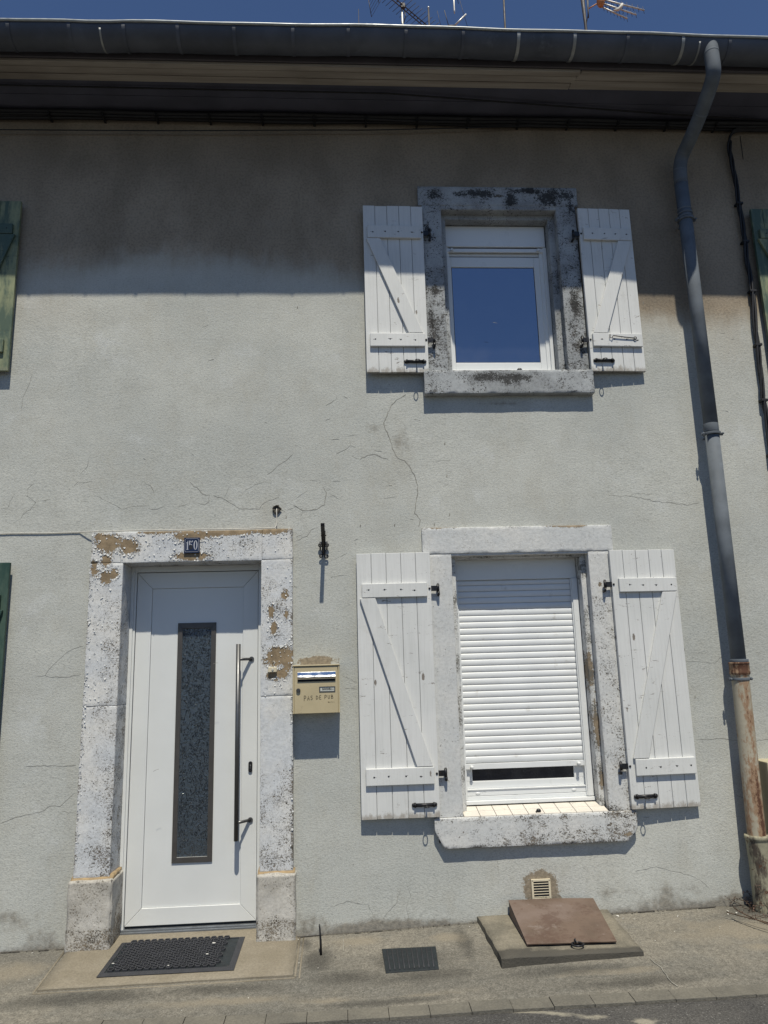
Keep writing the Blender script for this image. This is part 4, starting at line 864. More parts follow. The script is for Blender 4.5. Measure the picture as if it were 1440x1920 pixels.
# ------------------------------------------------ cellar hatch
slab('hatch_slab', 'hatch_concrete', [(.845, -.672, .000), (1.648, -.640, -.012), (1.668, .02, .010), (.832, .02, .004)], -.006, -.10, 'stained concrete slab of the cellar hatch at the wall foot', 'concrete slab',
     stainf=lambda x, y, z: .25 + .5*(y < -.58) + .35*blob(x, y, 1.1, -.6, .5, .15))
lid = empty('cellar_hatch_lid', (1.28, -.28, 0), 'rusty brown sloping steel lid with a ring, on the concrete slab', 'hatch lid')
mb = MB(); P = [(1.018, -.535, .003), (1.532, -.545, -.002), (1.578, -.028, .073), (1.030, -.022, .083)]
NN = 14
def lp(u, v):
    a = [Vector(p) for p in P]; p = a[0]*(1-u)*(1-v)+a[1]*u*(1-v)+a[2]*u*v+a[3]*(1-u)*v
    p.z += .006*math.sin(math.pi*u)*math.sin(math.pi*v*.8) + .0015*mnoise.noise(p*7); return p
for dz in (0, -.004):
    o = len(mb.v)
    for j in range(NN+1):
        for i in range(NN+1): p = lp(i/NN, j/NN); mb.v.append((p.x, p.y, p.z+.006+dz))
    for j in range(NN):
        for i in range(NN):
            a = o+j*(NN+1)+i; f = (a, a+1, a+NN+2, a+NN+1); mb.face(f if dz == 0 else f[::-1], True)
mb.build('steel_plate', 'rust_lid', lid, fix=False)
mb = MB()
for (a, b, s) in ((P[0], P[3], 1), (P[1], P[2], -1)):
    mb = MB()
    x0, x1 = a[0]+.003*s, b[0]+.003*s
    mb.add([(x0, a[1]+.004, -.006), (x1, b[1], -.004), (x1, b[1], b[2]+.0015), (x0, a[1]+.004, a[2]+.0015), (x0+.004*s, a[1]+.004, -.006), (x1+.004*s, b[1], -.004), (x1+.004*s, b[1], b[2]+.0015), (x0+.004*s, a[1]+.004, a[2]+.0015)],
           [(0, 1, 2, 3), (4, 7, 6, 5), (0, 4, 5, 1), (1, 5, 6, 2), (2, 6, 7, 3), (3, 7, 4, 0)])
    mb.build('side_plate', 'rust_lid', lid)
mb = MB(); mb.ring((1.300, -.563, .006), .030, .0055, 'z', 24, 8, sx=1.1); mb.tube([(1.296, -.520, .014), (1.296, -.530, .022), (1.297, -.540, .010), (1.296, -.528, .004)], .0045, 8, closed=True)
mb.build('ring_pull', 'iron', lid)

# ------------------------------------------------ drain cover in the pavement
dc = empty('drain_cover', (.36, -.46, -.055), 'black ribbed iron cover set flat in the pavement near the wall', 'drain cover')
def gpt(x, y, dz): return (x, y, gz(x, y)+dz)
Q = [(.210, -.610), (.502, -.622), (.522, -.322), (.206, -.292)]
mb = MB(); mb.add([gpt(x, y, .006) for x, y in Q] + [gpt(x, y, -.02) for x, y in Q], [(0, 1, 2, 3), (4, 7, 6, 5), (0, 4, 5, 1), (1, 5, 6, 2), (2, 6, 7, 3), (3, 7, 4, 0)]); mb.build('cover_plate', 'rubber', dc, bevel=.003)
mb = MB()
for i in range(10):
    t = .09 + .82*i/9; a = Vector(Q[0]).lerp(Vector(Q[1]), t); b = Vector(Q[3]).lerp(Vector(Q[2]), t); a2 = a.lerp(b, .07); b2 = a.lerp(b, .93)
    mb.tube([gpt(a2.x, a2.y, .0065), gpt(b2.x, b2.y, .0065)], .0042, 6)
mb.build('ribs', 'rubber_edge', dc)
# thin iron rod standing at the wall foot
mb = MB(); mb.tube([(-.151, -.300, -.085), (-.153, -.296, .00), (-.158, -.292, .075), (-.160, -.288, .090)], .006, 8, rs=[.007, .0065, .0045, .003])
mb.build('iron_rod', 'iron', None, 'thin rusty iron rod standing in the pavement right of the door', cat='rod', bevel=0)

# ------------------------------------------------ mailbox
box = empty('mailbox', (-.17, 0, 1.28), 'beige metal mailbox with chrome flap and handwriting, right of the door', 'mailbox')
bx0, bx1, bz0, bz1 = -.322, -.020, 1.283, 1.590; F = -.140
mb = MB(); mb.box(bx0, bx1, F+.006, .004, bz0, bz1-.008); mb.build('body', 'beige_metal', box, bevel=.004)
mb = MB(); mb.box(bx0-.002, bx1+.002, F-.008, .004, bz1-.008, bz1); mb.box(bx0-.001, bx0+.008, F-.004, F+.006, bz0, bz1-.008); mb.box(bx1-.008, bx1+.001, F-.004, F+.006, bz0, bz1-.008); mb.build('rim', 'beige_metal', box, bevel=.002)
mb = MB(); mb.box(bx0+.0105, bx1-.0115, F-.002, F+.005, bz0+.001, bz1-.013); bd = mb.build('box_door', 'beige_metal', box, bevel=.002)
mb = MB(); mb.extr_x([(F-.0025, 1.546), (F-.007, 1.543), (F-.012, 1.523), (F-.020, 1.513), (F-.019, 1.509), (F-.0085, 1.506), (F-.0025, 1.498)], -.291, -.045, False); mb.build('letter_flap', 'chrome', bd, bevel=.001)
mb = MB(); mb.box(-.289, -.047, F-.0035, F-.0022, 1.484, 1.4975); mb.build('slot_shadow_gap', 'void', bd)  # near-black strip, painted shade of the slot under the flap
bd.children[-1].name = 'letter_slot_shade'
mb = MB(); mb.tube([(-.286, F-.002, 1.430), (-.286, F-.012, 1.430)], .0135, 20); mb.build('lock', 'gasket', bd, bevel=.002)
mb = MB(); mb.cur = 0
nx0, nx1, nz0, nz1 = -.152, -.048, 1.416, 1.450
mb.box(nx0, nx1, F-.005, F-.002, nz1-.005, nz1); mb.box(nx0, nx1, F-.005, F-.002, nz0, nz0+.005); mb.box(nx0, nx0+.007, F-.005, F-.002, nz0+.005, nz1-.005); mb.box(nx1-.007, nx1, F-.005, F-.002, nz0+.005, nz1-.005)
mb.cur = 1; mb.box(nx0+.007, nx1-.007, F-.0032, F-.002, nz0+.005, nz1-.005)
nf = mb.build('name_holder', ['steel', 'paper'], bd)
G = {'P': [[(0, 0), (0, 1)], [(0, 1), (.45, .98), (.62, .78), (.5, .55), (0, .45)]],
     'A': [[(0, 0), (.35, 1), (.7, 0)], [(.12, .35), (.58, .33)]],
     'S': [[(.6, .9), (.35, 1), (.05, .85), (.12, .6), (.5, .45), (.6, .2), (.35, 0), (0, .1)]],
     'D': [[(.05, 0), (.05, .95)], [(.05, .95), (.4, .85), (.7, .5), (.55, .12), (.05, 0)]],
     'E': [[(.6, 1), (.05, .97), (.05, 0), (.65, .02)], [(.05, .5), (.5, .52)]],
     'U': [[(0, 1), (.02, .3), (.25, 0), (.5, .1), (.58, .98)]],
     'B': [[(.02, 0), (0, 1)], [(0, 1), (.45, .95), (.45, .6), (.05, .52)], [(.05, .52), (.6, .45), (.6, .08), (.02, 0)]],
     'O': [[(.3, 1), (0, .6), (.08, .1), (.35, 0), (.6, .4), (.5, .9), (.3, 1)]], 'N': [[(0, 0), (0, 1), (.55, 0), (.55, 1)]],
     'H': [[(0, 0), (0, 1)], [(.55, 0), (.55, 1)], [(0, .5), (.55, .5)]], 'L': [[(0, 1), (0, 0), (.5, 0)]], 'I': [[(.2, 0), (.2, 1)]],
     'm': [[(0, 0), (0, .6), (.2, .65), (.3, .1)], [(.3, .5), (.5, .65), (.6, 0)]], 'e': [[(0, .3), (.4, .4), (.2, .6), (0, .3), (.15, 0), (.45, .1)]],
     'r': [[(0, .6), (.05, 0)], [(.03, .4), (.35, .6)]], 'c': [[(.4, .55), (.1, .5), (.05, .1), (.4, .05)]], 'i': [[(.1, .5), (.12, 0)]]}
def write(mb, s, x, z, h, w, y, adv=.85, slope=0.0, hs=None):
    for i, ch in enumerate(s):
        if ch in G:
            k = hs[i] if hs else 1
            for st in G[ch]: mb.strip([(x + a*h*.72, z + b*h*k - (h*k-h)*.8) for a, b in st], w, y)
        x += h*adv*(.55 if ch == ' ' else .82); z += slope
mb = MB(); write(mb, 'PAS DE PUB', -.249, 1.368, .026, .0033, F-.0028, .98, .0003, [1.22, 1.08, .98, 1, .9, .95, 1, .95, .9, .85]); write(mb, 'merci', -.095, 1.347, .012, .0016, F-.0028, .95)
mb.build('hand_lettering', 'marker', bd, fix=False)
mb = MB(); write(mb, 'BOUOSHBULA', -.131, 1.428, .0125, .0022, F-.0038, .70); mb.build('name_lettering', 'ink', nf, fix=False)

# ------------------------------------------------ house number
npl = empty('house_number_plate', (-1.005, -.05, 2.352), 'small dark blue enamel house number plate reading 150, above the door', 'number plate')
x0, x1, z0_, z1_ = -1.0585, -.9535, 2.353, 2.459; y = -.056
mb = MB(); c = .010
mb.prism([(x0+.002, z0_), (x1-.002, z0_), (x1, z0_+.002), (x1, z1_-.002), (x1-.002, z1_), (x0+.002, z1_), (x0, z1_-.002), (x0, z0_+.002)], y, -.040); mb.build('plate', 'enamel', npl, bevel=.0015)
def U(u, v): return (x0 + u*(x1-x0), z0_ + v*(z1_-z0_))
mb = MB(); yy = y - .0008
fr = [U(.12, .08), U(.88, .08), U(.93, .16), U(.93, .86), U(.86, .94), U(.14, .94), U(.07, .86), U(.07, .16), U(.12, .08)]; mb.strip(fr, .0016, yy)
def poly(mb, pts): mb.add([(a, yy, b) for a, b in [U(*p) for p in pts]], [tuple(range(len(pts)))])
poly(mb, [(.17, .24), (.17, .21), (.29, .21), (.29, .24), (.265, .25), (.265, .80), (.245, .80), (.21, .70), (.13, .67), (.13, .655), (.19, .655), (.195, .25)])   # 1
poly(mb, [(.33, .80), (.40, .80), (.385, .52), (.33, .52)]); mb.strip([U(.37, .80), U(.42, .76), U(.46, .715), U(.51, .72), U(.545, .75), U(.55, .79), U(.515, .80)], 0, yy, [.003, .004, .0045, .005, .0045, .004, .0025])
mb.strip([U(.385, .53), U(.42, .575), U(.47, .56), U(.52, .50)], 0, yy, [.003, .0032, .0040, .0025])                                                               # upper part of the worn 5
n = 28; o_ = []; i_ = []
for k in range(n):
    t = 2*math.pi*k/n; o_.append(U(.74+.125*math.cos(t), .51+.30*math.sin(t))); i_.append(U(.74+.052*math.cos(t), .51+.262*math.sin(t)))
mb.add([(a, yy, b) for a, b in o_+i_], [(k, (k+1) % n, n+(k+1) % n, n+k) for k in range(n)])                                                                        # 0
mb.build('numeral_lettering', 'enamel_white', npl, fix=False)
mb = MB(); poly(mb, [(.33, .25), (.55, .24), (.56, .50), (.34, .51)]); mb.build('worn_patch', 'enamel_worn', npl, fix=False)

# ------------------------------------------------ bell push and its wire
bell = empty('doorbell', (-.46, -.05, 1.55), 'small ivory doorbell push on the right door jamb', 'doorbell')
mb = MB(); mb.box(-.489, -.432, -.062, -.038, 1.549, 1.582); mb.build('housing', 'ivory', bell, bevel=.003)
mb = MB(); mb.tube([(-.459, -.061, 1.566), (-.459, -.066, 1.566)], .007, 14); mb.build('button', 'cable_white', bell, bevel=.001)
mb = MB(); mb.tube([(-.455, -.045, 1.583), (-.452, -.047, 1.60), (-.447, -.046, 1.612), (-.452, -.046, 1.622), (-.460, -.045, 1.615)], .0025, 6); mb.build('wire_loop', 'cable_white', bell)
mb = MB(); pts = []
for i in range(60):
    x = -4.0 + i*(3.55/59); pts.append((x, -.013 if x < -1.70 else -.048 + .02*0, 2.5175 + .0012*math.sin(i*.9) + .0015*mnoise.noise(Vector((x*3, 0, 0)))))
pts = [(x, (wally(x, z) - .006 if x < -1.75 else -.022 if x < -1.69 else -.036), z) for x, _, z in pts]
pts += [(-.448, -.034, 2.524), (-.441, -.026, 2.535), (-.438, -.018, 2.56), (-.438, -.014, 2.60), (-.439, -.014, 2.645), (-.439, -.006, 2.66)]
mb.tube(pts, .0034, 8); mb.build('bell_wire', 'cable_white', None, 'thin white wire along the top of the door surround, up to the round hole', cat='wire')

# ------------------------------------------------ iron bracket on the wall
ib = empty('iron_bracket', (-.116, 0, 2.31), 'black iron bracket sticking out of the wall above the mailbox', 'bracket')
mb = MB(); mb.box(-.128, -.102, -.016, .004, 2.330, 2.500); mb.build('back_plate', 'iron', ib, bevel=.002)
mb = MB(); P_ = [(-.012, 2.385), (-.06, 2.412), (-.235, 2.492), (-.240, 2.508), (-.232, 2.512), (-.058, 2.426), (-.012, 2.402)]
mb.extr_x(P_, -.129, -.103); mb.extr_x([(-.012, 2.33), (-.16, 2.462), (-.155, 2.470), (-.010, 2.345)], -.122, -.112); mb.build('arm', 'iron', ib, bevel=.002)
mb = MB(); mb.ring((-.098, -.020, 2.318), .012, .0045, 'y', 16, 8); mb.ring((-.134, -.020, 2.322), .010, .004, 'y', 14, 8); mb.ring((-.139, -.022, 2.395), .011, .004, 'y', 14, 8); mb.ring((-.093, -.022, 2.395), .011, .004, 'y', 14, 8); mb.tube([(-.134, -.022, 2.463), (-.096, -.022, 2.463)], .004, 8)
mb.tube([(-.139, -.022, 2.42), (-.139, -.020, 2.36)], .005, 8); mb.tube([(-.093, -.022, 2.42), (-.093, -.020, 2.36)], .005, 8); mb.build('curled_hooks', 'iron', ib)

# ------------------------------------------------ downpipe
dpp = empty('downpipe', (2.65, -.12, 0), 'grey zinc downpipe with a rusty cast iron foot, right of the windows', 'downpipe')
def spline(P, n=10):
    P = [Vector(p) for p in P]; out = []
    for i in range(len(P)-1):
        a, b, c, d = P[max(i-1, 0)], P[i], P[i+1], P[min(i+2, len(P)-1)]
        for j in range(n):
            t = j/n; out.append(0.5*((2*b)+(c-a)*t+(2*a-5*b+4*c-d)*t*t+(3*b-3*c+d-a)*t**3))
    out.append(P[-1]); return out
mb = MB()
NK = [(2.700, -.700, 5.850), (2.690, -.716, 5.770), (2.688, -.717, 5.640), (2.691, -.695, 5.598), (2.699, -.63, 5.568), (2.708, -.46, 5.502), (2.706, -.29, 5.436), (2.700, -.185, 5.396), (2.690, -.138, 5.350), (2.680, -.124, 5.27), (2.676, -.122, 5.16)]
sp_ = spline(NK, 3); mb.tube(sp_, .0505, 24); mb.tube([(2.676, -.122, 5.165), (2.681, -.121, 3.20)], .0495, 24); mb.tube([(2.681, -.121, 3.205), (2.674, -.121, 1.52)], .048, 24)
mb.build('zinc_pipe', 'zinc', dpp)
mb = MB()
for (p, d, r) in ((NK[1], (0, -.1, -1), .0555), (NK[5], (0, .93, -.36), .0555), (NK[3], (0, .5, -.8), .0545), (NK[7], (0, .8, -.6), .0545), (NK[9], (-.1, .3, -1), .0555), ((2.676, -.122, 5.155), (0, 0, 1), .0555), ((2.677, -.121, 4.93), (0, 0, 1), .056)):
    p = Vector(p); d = Vector(d).normalized(); mb = MB(); mb.tube([p-d*.006, p+d*.006], r-.0035, 24); mb.build('collar', 'zinc', dpp, bevel=.0015)
for za, zb, r in ((4.90, 4.888, .055), (4.872, 4.86, .055), (3.21, 3.150, .052), (1.548, 1.528, .058)): mb = MB(); mb.tube([(2.678, -.121, za), (2.678, -.121, zb)], r, 24); mb.build('collar', 'zinc', dpp, bevel=.0015)
for z, x in ((4.845, 2.678), (3.135, 2.680), (1.418, 2.669)):
    mb = MB(); mb.tube([(x, -.121, z-.009), (x, -.121, z+.009)], .0605, 24)
    for s in (-1, 1): mb.box(min(x+s*.058, x+s*.080), max(x+s*.058, x+s*.080), -.127, -.115, z-.010, z+.010); mb.tube([(x+s*.071, -.140, z), (x+s*.071, -.104, z)], .006, 8); mb.ball((x+s*.071, -.142, z), .0085, (1, .7, 1), 8, 5)
    mb.tube([(x, -.06, z), (x, .01, z)], .007, 8)
    mb.build('pipe_clamp', 'zinc', dpp, bevel=.001)
def lathe(mb, cx, cy, prof, seg=28, lean=0.0, z_ref=0):
    n = len(prof); o = len(mb.v)
    for z, r in prof:
        for j in range(seg):
            t = 2*math.pi*j/seg; mb.v.append((cx + lean*(z-z_ref) + r*math.cos(t), cy + r*math.sin(t), z))
    for i in range(n-1):
        for j in range(seg): mb.face((o+i*seg+j, o+i*seg+(j+1) % seg, o+(i+1)*seg+(j+1) % seg, o+(i+1)*seg+j), True)
mb = MB(); pr = [(1.527, .052), (1.527, .066), (1.520, .067), (1.515, .0635), (1.470, .0635), (1.462, .066), (1.452, .065), (1.440, .058), (1.425, .056)] + [(1.42 - .05*i, .056) for i in range(20)] + [(.43, .056)]
lathe(mb, 2.6725, -.121, pr, 28, .018, 1.5)
mb.build('cast_iron_pipe', 'rusty_pipe', dpp, attrs={'rust': lambda x, y, z: .65*max(0, 1-abs(x-2.672)/.04) + .8*(z > 1.45) - .05 + .35*sst(-z, -1.1, -.6)}, fix=False)
mb = MB(); pr = [(.437, .055), (.437, .072), (.430, .076), (.415, .076), (.408, .070), (.395, .069), (.38, .068), (.33, .066), (.28, .063)] + [(.24-.04*i, .062) for i in range(7)] + [(-.06, .062)]
lathe(mb, 2.652, -.121, pr, 28, .018, .4)
mb.build('pipe_shoe', 'pipe_shoe', dpp, fix=False)

# meter box at the right edge
mbx = empty('meter_box', (2.9, 0, .28), 'beige meter cabinet on the wall beside the rusty pipe foot', 'meter box')
mb = MB(); mb.box(2.755, 3.15, -.17, .004, .28, .885); mb.build('cabinet', 'beige_box', mbx, bevel=.005)
mb = MB(); mb.box(2.775, 3.13, -.178, -.1705, .30, .860); mb.build('cabinet_door', 'beige_box', mbx, bevel=.003)
mb = MB(); mb.tube([(2.80, -.178, .58), (2.80, -.184, .58)], .010, 12); mb.build('latch', 'iron', mbx)

# ------------------------------------------------ cables
def cable(name, P, r, label, mat='cable_black', n=8, wob=0.0, clips=None, **k):
    pts = spline(P, n)
    if wob: pts = [p + Vector((wob*mnoise.noise(p*3), 0, wob*mnoise.noise(p*2.3 + Vector((5, 0, 0))))) for p in pts]
    mb = MB(); mb.tube(pts, r, 8)
    return mb, pts
bun = empty('cable_bundle', (0, -.05, 5.78), 'thick black cable bundle clipped along the wall under the eaves', 'cables')
for dy, dz, r, q in ((-.040, 0, .020, 0), (-.068, .006, .018, 1), (-.050, .024, .016, 2), (-.032, -.018, .014, 3), (-.062, -.016, .011, 4)):
    mb = MB(); mb.tube([(-6 + .25*i, dy + .004*math.sin(i*1.3+q), 5.745 + dz + .005*math.sin(i*.8 + q*2) - .006*sst(-6+.25*i, 0, 3)) for i in range(65)], r, 8); mb.build('cable', 'cable_black', bun)
for i in range(16):
    x = -2.95 + .40*i; mb = MB(); mb.box(x-.008, x+.008, -.086, -.002, 5.708, 5.716); mb.box(x-.008, x+.008, -.092, -.084, 5.708, 5.74); mb.build('cable_clip', 'cable_black', bun)
mb, _ = cable('', [(-4, -.1, 5.77), (-2.51, -.1, 5.845), (-1.92, -.1, 5.86), (-.51, -.1, 5.852), (.39, -.1, 5.838), (1.15, -.1, 5.828), (2.43, -.1, 5.80), (3.47, -.1, 5.78), (5, -.1, 5.78)], .0055, '')
for v in range(len(mb.v)): mb.v[v] = (mb.v[v][0], mb.v[v][1], min(mb.v[v][2], 5.784))
mb = MB(); mb.tube([(-5, -.30, 5.765), (-2.3, -.30, 5.770), (.4, -.30, 5.760), (2.6, -.14, 5.76), (3.4, -.10, 5.755)], .006, 8); mb.build('overhead_cable', 'cable_black', None, 'thin black cable running across the dark soffit above the bundle', cat='cable')
T2 = [(-3.6, -.05, 5.78), (-2.52, -.05, 5.759), (-2.13, -.05, 5.748), (-1.53, -.05, 5.755), (-.925, -.05, 5.775), (-.5, -.05, 5.74)]
mb, _ = cable('', T2, .0045, ''); mb.build('slack_wire', 'cable_black', None, 'short slack black wire sagging below the bundle on the left', cat='cable')
T3 = [(-.15, -.05, 5.74), (.393, -.05, 5.735), (1.148, -.05, 5.719), (1.574, -.05, 5.722), (2.223, -.05, 5.755), (2.63, -.05, 5.745), (2.95, -.05, 5.74)]
mb, _ = cable('', T3, .0045, ''); mb.build('slack_wire', 'cable_black', None, 'slack black wire dipping below the bundle above the upstairs window', cat='cable')
T4 = [(-4, -.045, 5.60), (-2.51, -.045, 5.607), (-1.32, -.045, 5.619), (-.107, -.045, 5.645), (.39, -.045, 5.656), (1.574, -.042, 5.712), (2.1, -.04, 5.735)]
mb, _ = cable('', T4, .0042, ''); mb.build('taut_wire', 'cable_black', None, 'long taut black wire, lowest of the wires under the eaves', cat='cable')
vc = empty('drop_cable', (3.16, -.03, 3.0), 'black cable bending down the wall right of the downpipe', 'cable')
V = [(4.2, -.035, 5.70), (3.507, -.035, 5.715), (3.30, -.035, 5.71), (3.20, -.035, 5.68), (3.16, -.035, 5.60), (3.155, -.035, 5.48), (3.167, -.035, 5.29), (3.170, -.032, 5.0), (3.180, -.030, 4.78), (3.176, -.03, 4.55), (3.182, -.030, 4.32), (3.168, -.030, 4.0), (3.165, -.03, 3.72), (3.152, -.03, 3.45), (3.158, -.03, 3.21), (3.15, -.03, 2.6), (3.16, -.03, 1.9), (3.15, -.03, .9)]
sv = spline(V, 6)
for q, r in ((0, .0105), (1, .0085), (2, .0075)):
    mb = MB(); mb.tube([p + Vector((.012*math.sin(i*.33+q*2.1), .008*math.cos(i*.33+q*2.1)-.004, 0)) if p.z < 5.6 else p + Vector((0, -.01*q, .006*q)) for i, p in enumerate(sv)], r, 8); mb.build('cable', 'cable_black', vc)
for z, x in ((5.05, 3.172), (4.72, 3.18), (4.30, 3.182), (3.86, 3.167), (3.42, 3.153), (3.0, 3.155)): mb = MB(); mb.box(x-.022, x+.028, -.050, .0, z-.009, z+.009); mb.build('cable_clip', 'cable_black', vc, bevel=.002)
mb = MB(); mb.tube([(3.262, -.03, 5.66), (3.262, -.028, 5.45)], .0035, 6); mb.build('wire_end', 'cable_black', vc)

# ------------------------------------------------ antennas on the roof
def mast(root, x, y, z1, r, mat='antenna_alu'):
    zr = 5.925 + (y+.62)*.503; mb = MB(); mb.tube([(x, y, zr-.1), (x, y, z1)], r, 10); return mb.build('mast', mat, root)
A1 = empty('roof_antenna', (.913, 3.0, 7.7), 'rake antenna with a long ribbed boom and grid reflector, leftmost on the roof', 'antenna')
mast(A1, .913, 3.0, 10.02, .014)
D = Vector((1.251-.813, 3.299-2.920, 0)).normalized(); Nn = Vector((D.y, -D.x, 0))*-1; c0 = Vector((.935, 3.01, 9.97))
mb = MB()
for s in (-.02, .02): mb.tube([c0 + D*-.55 + Nn*s, c0 + D*.75 + Nn*s], .007, 8)
mb.build('boom', 'antenna_dark', A1)
for i in range(20):
    p = c0 + D*(-.50 + .064*i) + Vector((0, 0, .01)); l = .15; mb = MB(); mb.tube([p - Nn*l, p + Nn*l], .0032, 6, rs=None); mb.ball(p, .010, (1, 1, 1), 6, 4); mb.build('element', 'antenna_dark', A1)
mb = MB(); mb.ball((.93, 3.0, 9.98), .035, (1, 1, 1.2), 8, 6); mb.box(.90, .95, 2.96, 3.01, 9.93, 9.99); mb.tube([(.94, 3.0, 9.96), (.955, 2.99, 9.80), (.93, 3.0, 9.72)], .006, 6); mb.build('clamp', 'antenna_dark', A1)
mb = MB(); o = Vector((.512, 3.0, 9.80)); u = Vector((.17, -.05, .30)); w_ = Vector((-.035, .0, .28))
for i in range(7):
    t = i/6; mb.tube([o + w_*t*1.2, o + w_*t*1.2 + u*1.3], .0022, 6)
mb.tube([o, o+w_*1.25], .0045, 6); mb.tube([o+u*.6, o+u*.6+w_*1.25], .004, 6); mb.build('grid_reflector', 'antenna_dark', A1)
A2 = empty('roof_antenna', (3.35, 3.0, 7.7), 'three boom white antenna with an orange junction, rightmost on the roof', 'antenna')
zr = 7.75; mb = MB(); mb.tube([(3.335, 3.0, zr), (3.34, 3.0, 9.75), (3.325, 3.0, 10.5)], .02, 8, rs=[.022, .020, .034]); mb.tube([(3.39, 2.98, 10.4), (3.385, 2.98, 9.95), (3.378, 2.98, 9.85)], .010, 8); mb.tube([(3.335, 3, 9.7), (3.39, 2.98, 9.95), (3.41, 2.98, 10.3)], .005, 6); mb.build('mast', 'antenna_dark', A2)
mb = MB(); mb.ball((3.555, 2.95, 10.085), .062, (.85, 1, 1.5), 12, 8); mb.tube([(3.39, 2.98, 9.99), (3.50, 2.96, 10.05)], .008, 8); mb.build('junction', 'antenna_orange', A2, bevel=0)
ends = [((3.545, 2.93, 10.10), (4.16, 3.0, 10.010)), ((3.555, 2.95, 10.06), (4.045, 3.0, 9.935)), ((3.55, 2.97, 10.025), (3.916, 3.0, 9.870))]
for a, b_ in ends:
    a = Vector(a); b_ = Vector(b_); m = MB(); m.tube([a, b_], .0105, 8); bo = m.build('boom', 'antenna_alu', A2)
    m = MB()
    for i in range(8):
        p = a.lerp(b_, .12 + .86*i/7); m.tube([p + Vector((.006, 0, -.055)), p + Vector((-.006, 0, .055))], .0030, 6)
    m.build('elements', 'antenna_dark', bo)
mb = MB(); mb.tube([(3.722, 2.96, 9.955), (3.78, 2.955, 9.962), (3.82, 2.95, 10.0), (3.845, 2.95, 10.05)], .02, 8, rs=[.010, .020, .022, .016]); mb.build('spreader', 'debris_white', A2)
A3 = empty('roof_antenna', (1.55, 3.0, 7.7), 'small dipole antenna peeking over the gutter, right of the rake antenna', 'antenna')
mast(A3, 1.555, 3.0, 9.69, .012, 'antenna_dark')
mb = MB(); mb.tube([(1.505, 3.0, 9.685), (1.60, 3.0, 9.69)], .016, 8); mb.build('clamp', 'antenna_dark', A3)
for p, q, r, mt in (((1.515, 3.0, 9.69), (1.47, 3.0, 9.93), .005, 'antenna_dark'), ((1.585, 3.0, 9.69), (1.755, 3.0, 9.875), .012, 'antenna_alu'), ((1.42, 3.0, 9.65), (1.375, 3.0, 9.92), .003, 'antenna_dark'), ((1.77, 3.0, 9.65), (1.66, 3.0, 10.20), .003, 'antenna_dark'), ((1.66, 3.0, 10.04), (1.64, 3.0, 10.25), .004, 'antenna_dark')):
    m = MB(); m.tube([p, q], r, 6); m.build('rod', mt, A3)
m = MB(); m.tube([(1.602, 3.0, 9.885), (1.602, 3.0, 9.93), (1.605, 3.0, 10.6)], .012, 8, rs=[.006, .012, .012]); m.build('hanging_tube', 'antenna_alu', A3)
for x, z1, r, lab, mt in ((1.262, 9.965, .012, 'short pipe with a bright tip, between the two left antennas', 'antenna_dark'), (2.287, 11.2, .014, 'plain thin dark antenna pole left of the white antenna', 'antenna_dark'), (.346, 9.915, .004, 'thin wire rod left of the rake antenna', 'antenna_dark')):
    zr = 5.925 + 3.62*.503; m = MB(); m.cur = 0; m.tube([(x - (z1-9.7)*.04, 3.0, zr-.1), (x, 3.0, z1)], r, 8)
    if x == 1.262: m.cur = 1; m.ball((x, 3.0, z1), .016, (1, 1, 1), 8, 5)
    o = m.build('antenna_pole', [mt, 'antenna_alu'], None, lab, cat='pole')

# ------------------------------------------------ dead weeds at the pipe foot
wd = empty('dead_weed', (2.75, -.3, -.03), 'clump of dead brown weeds at the foot of the rusty downpipe', 'weed')
rr = random.Random(21); st = MB(); lf = MB()
def twig(p, d, L, r, n=9, droop=.35, curl=.4):
    pts = [Vector(p)]; d = Vector(d).normalized()
    for i in range(n):
        d = (d + Vector((rr.uniform(-1, 1), rr.uniform(-1, 1), rr.uniform(-1, 1)))*curl*.5 + Vector((0, 0, -droop*.12))).normalized()
        q = pts[-1] + d*(L/n); q.z = max(q.z, gz(q.x, q.y)+.006); q.y = min(q.y, -.012); pts.append(q)
    st.tube(pts, r, 5, rs=[r*(1-.75*i/n) for i in range(n+1)]); return pts
st.tube(spline([(2.78, -.62, -.01), (2.62, -.555, .010), (2.50, -.49, .022), (2.44, -.40, .03), (2.395, -.30, .045), (2.385, -.245, .055)], 4), .004, 5)
st.tube(spline([(2.62, -.55, .010), (2.49, -.42, .020), (2.40, -.27, .014), (2.35, -.22, .02)], 4), .0032, 5)
def leaf(p, s):
    a = Vector((rr.uniform(-1, 1), rr.uniform(-1, 1), rr.uniform(-.6, 1))).normalized(); b_ = a.orthogonal().normalized()*.45; b_.rotate(Matrix.Rotation(rr.uniform(0, 6.28), 3, a))
    p = Vector(p); lf.add([p, p+a*s*.5+b_*s*.5, p+a*s, p+a*s*.5-b_*s*.5], [(0, 1, 2), (0, 2, 3)])
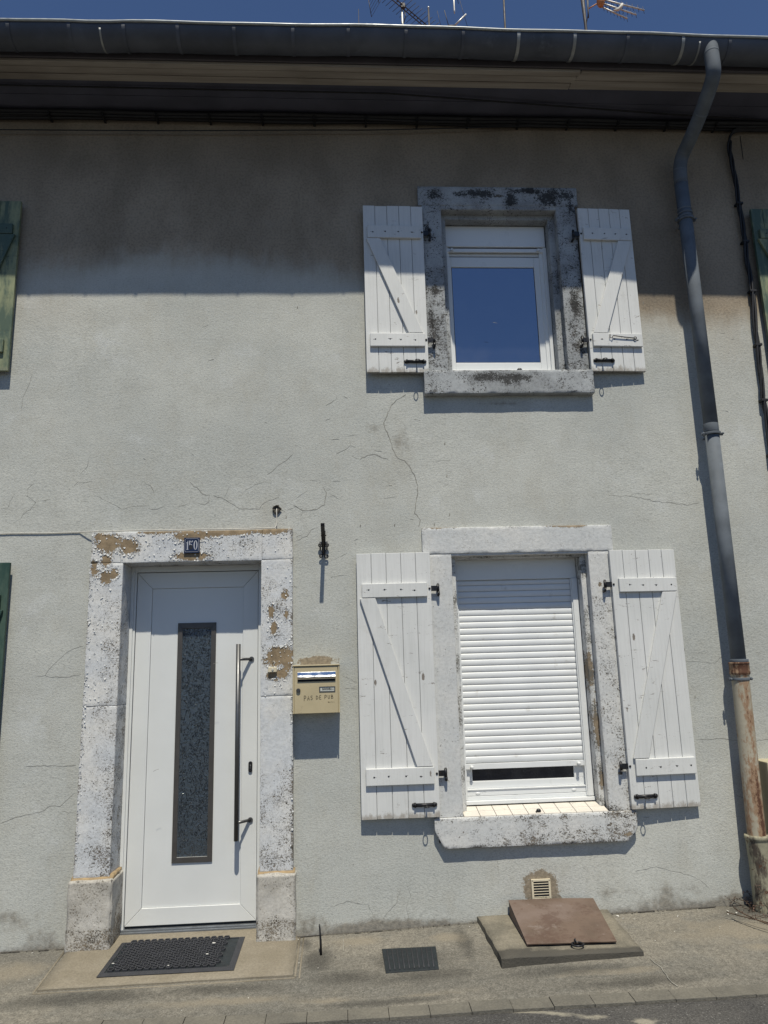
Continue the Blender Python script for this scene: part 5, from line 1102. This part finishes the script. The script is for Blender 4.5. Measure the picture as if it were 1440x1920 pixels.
for i in range(95):
    p = (rr.uniform(2.58, 3.05), rr.uniform(-.50, -.06), -.02); pts = twig(p, (rr.uniform(-1.0, .5), rr.uniform(-.8, .3), rr.uniform(.4, 1.3)), rr.uniform(.10, .26), rr.uniform(.0018, .0034), curl=.75, droop=1.0)
    for q in pts[3:]:
        for _ in range(3): leaf(q + Vector((rr.uniform(-.01, .01), rr.uniform(-.01, .01), rr.uniform(0, .01))), rr.uniform(.006, .018))
for i in range(10):
    pts = twig((2.60+rr.uniform(-.06, .04), -.06+rr.uniform(-.05, .03), -.01), (rr.uniform(-1, 0), rr.uniform(-.5, .1), 1.2), rr.uniform(.06, .14), .0022, curl=.8)
    for q in pts[4:]: leaf(q, .014)
for q in spline([(2.50, -.49, .025), (2.44, -.40, .033), (2.395, -.30, .048), (2.385, -.245, .058)], 4): leaf(q, .016); leaf(q, .012)
st.build('stems', 'dead_stem', wd); lf.build('leaves', 'dead_leaf', wd, fix=False)
# ------------------------------------------------ grit along the wall foot and on the pavement
mb = MB(); rr = random.Random(4)
def chip(x, y, s, dz=0):
    z = gz(x, y) + s*.3 + dz; vs = [(x+rr.uniform(-1, 1)*s, y+rr.uniform(-1, 1)*s, z+rr.uniform(-.4, .6)*s) for _ in range(6)]
    mb.add(vs, [(0, 1, 2), (0, 2, 3), (0, 3, 4), (0, 4, 1), (5, 2, 1), (5, 3, 2), (5, 4, 3), (5, 1, 4)])
for _ in range(150): mb.cur = 0 if rr.random() < .6 else 1; chip(rr.uniform(-2.4, 2.9), -abs(rr.gauss(0, .35)) - .02 if rr.random() < .5 else rr.uniform(-.95, -.05), rr.uniform(.0015, .005))
for x, y, s in ((-.07, -.35, .012), (-.30, -.05, .010), (1.72, -.05, .012), (1.74, -.09, .008), (1.80, -.12, .006), (1.60, -.06, .008), (2.08, -.12, .010), (2.42, -.10, .012), (2.46, -.13, .012), (2.40, -.14, .008), (-1.9, -.04, .008), (.02, -.2, .006)): mb.cur = 0; chip(x, y, s)
mb.cur = 1
for _ in range(220): x = rr.uniform(-2.4, 2.9); chip(x, -abs(rr.gauss(0, .012)) - .006, rr.uniform(.003, .009))
mb.build('grit', ['debris_white', 'kerb_stone'], None, 'loose grit and pale chips scattered over the pavement', cat='debris', kind='stuff', fix=False, attrs={'stain': lambda x, y, z: .6})
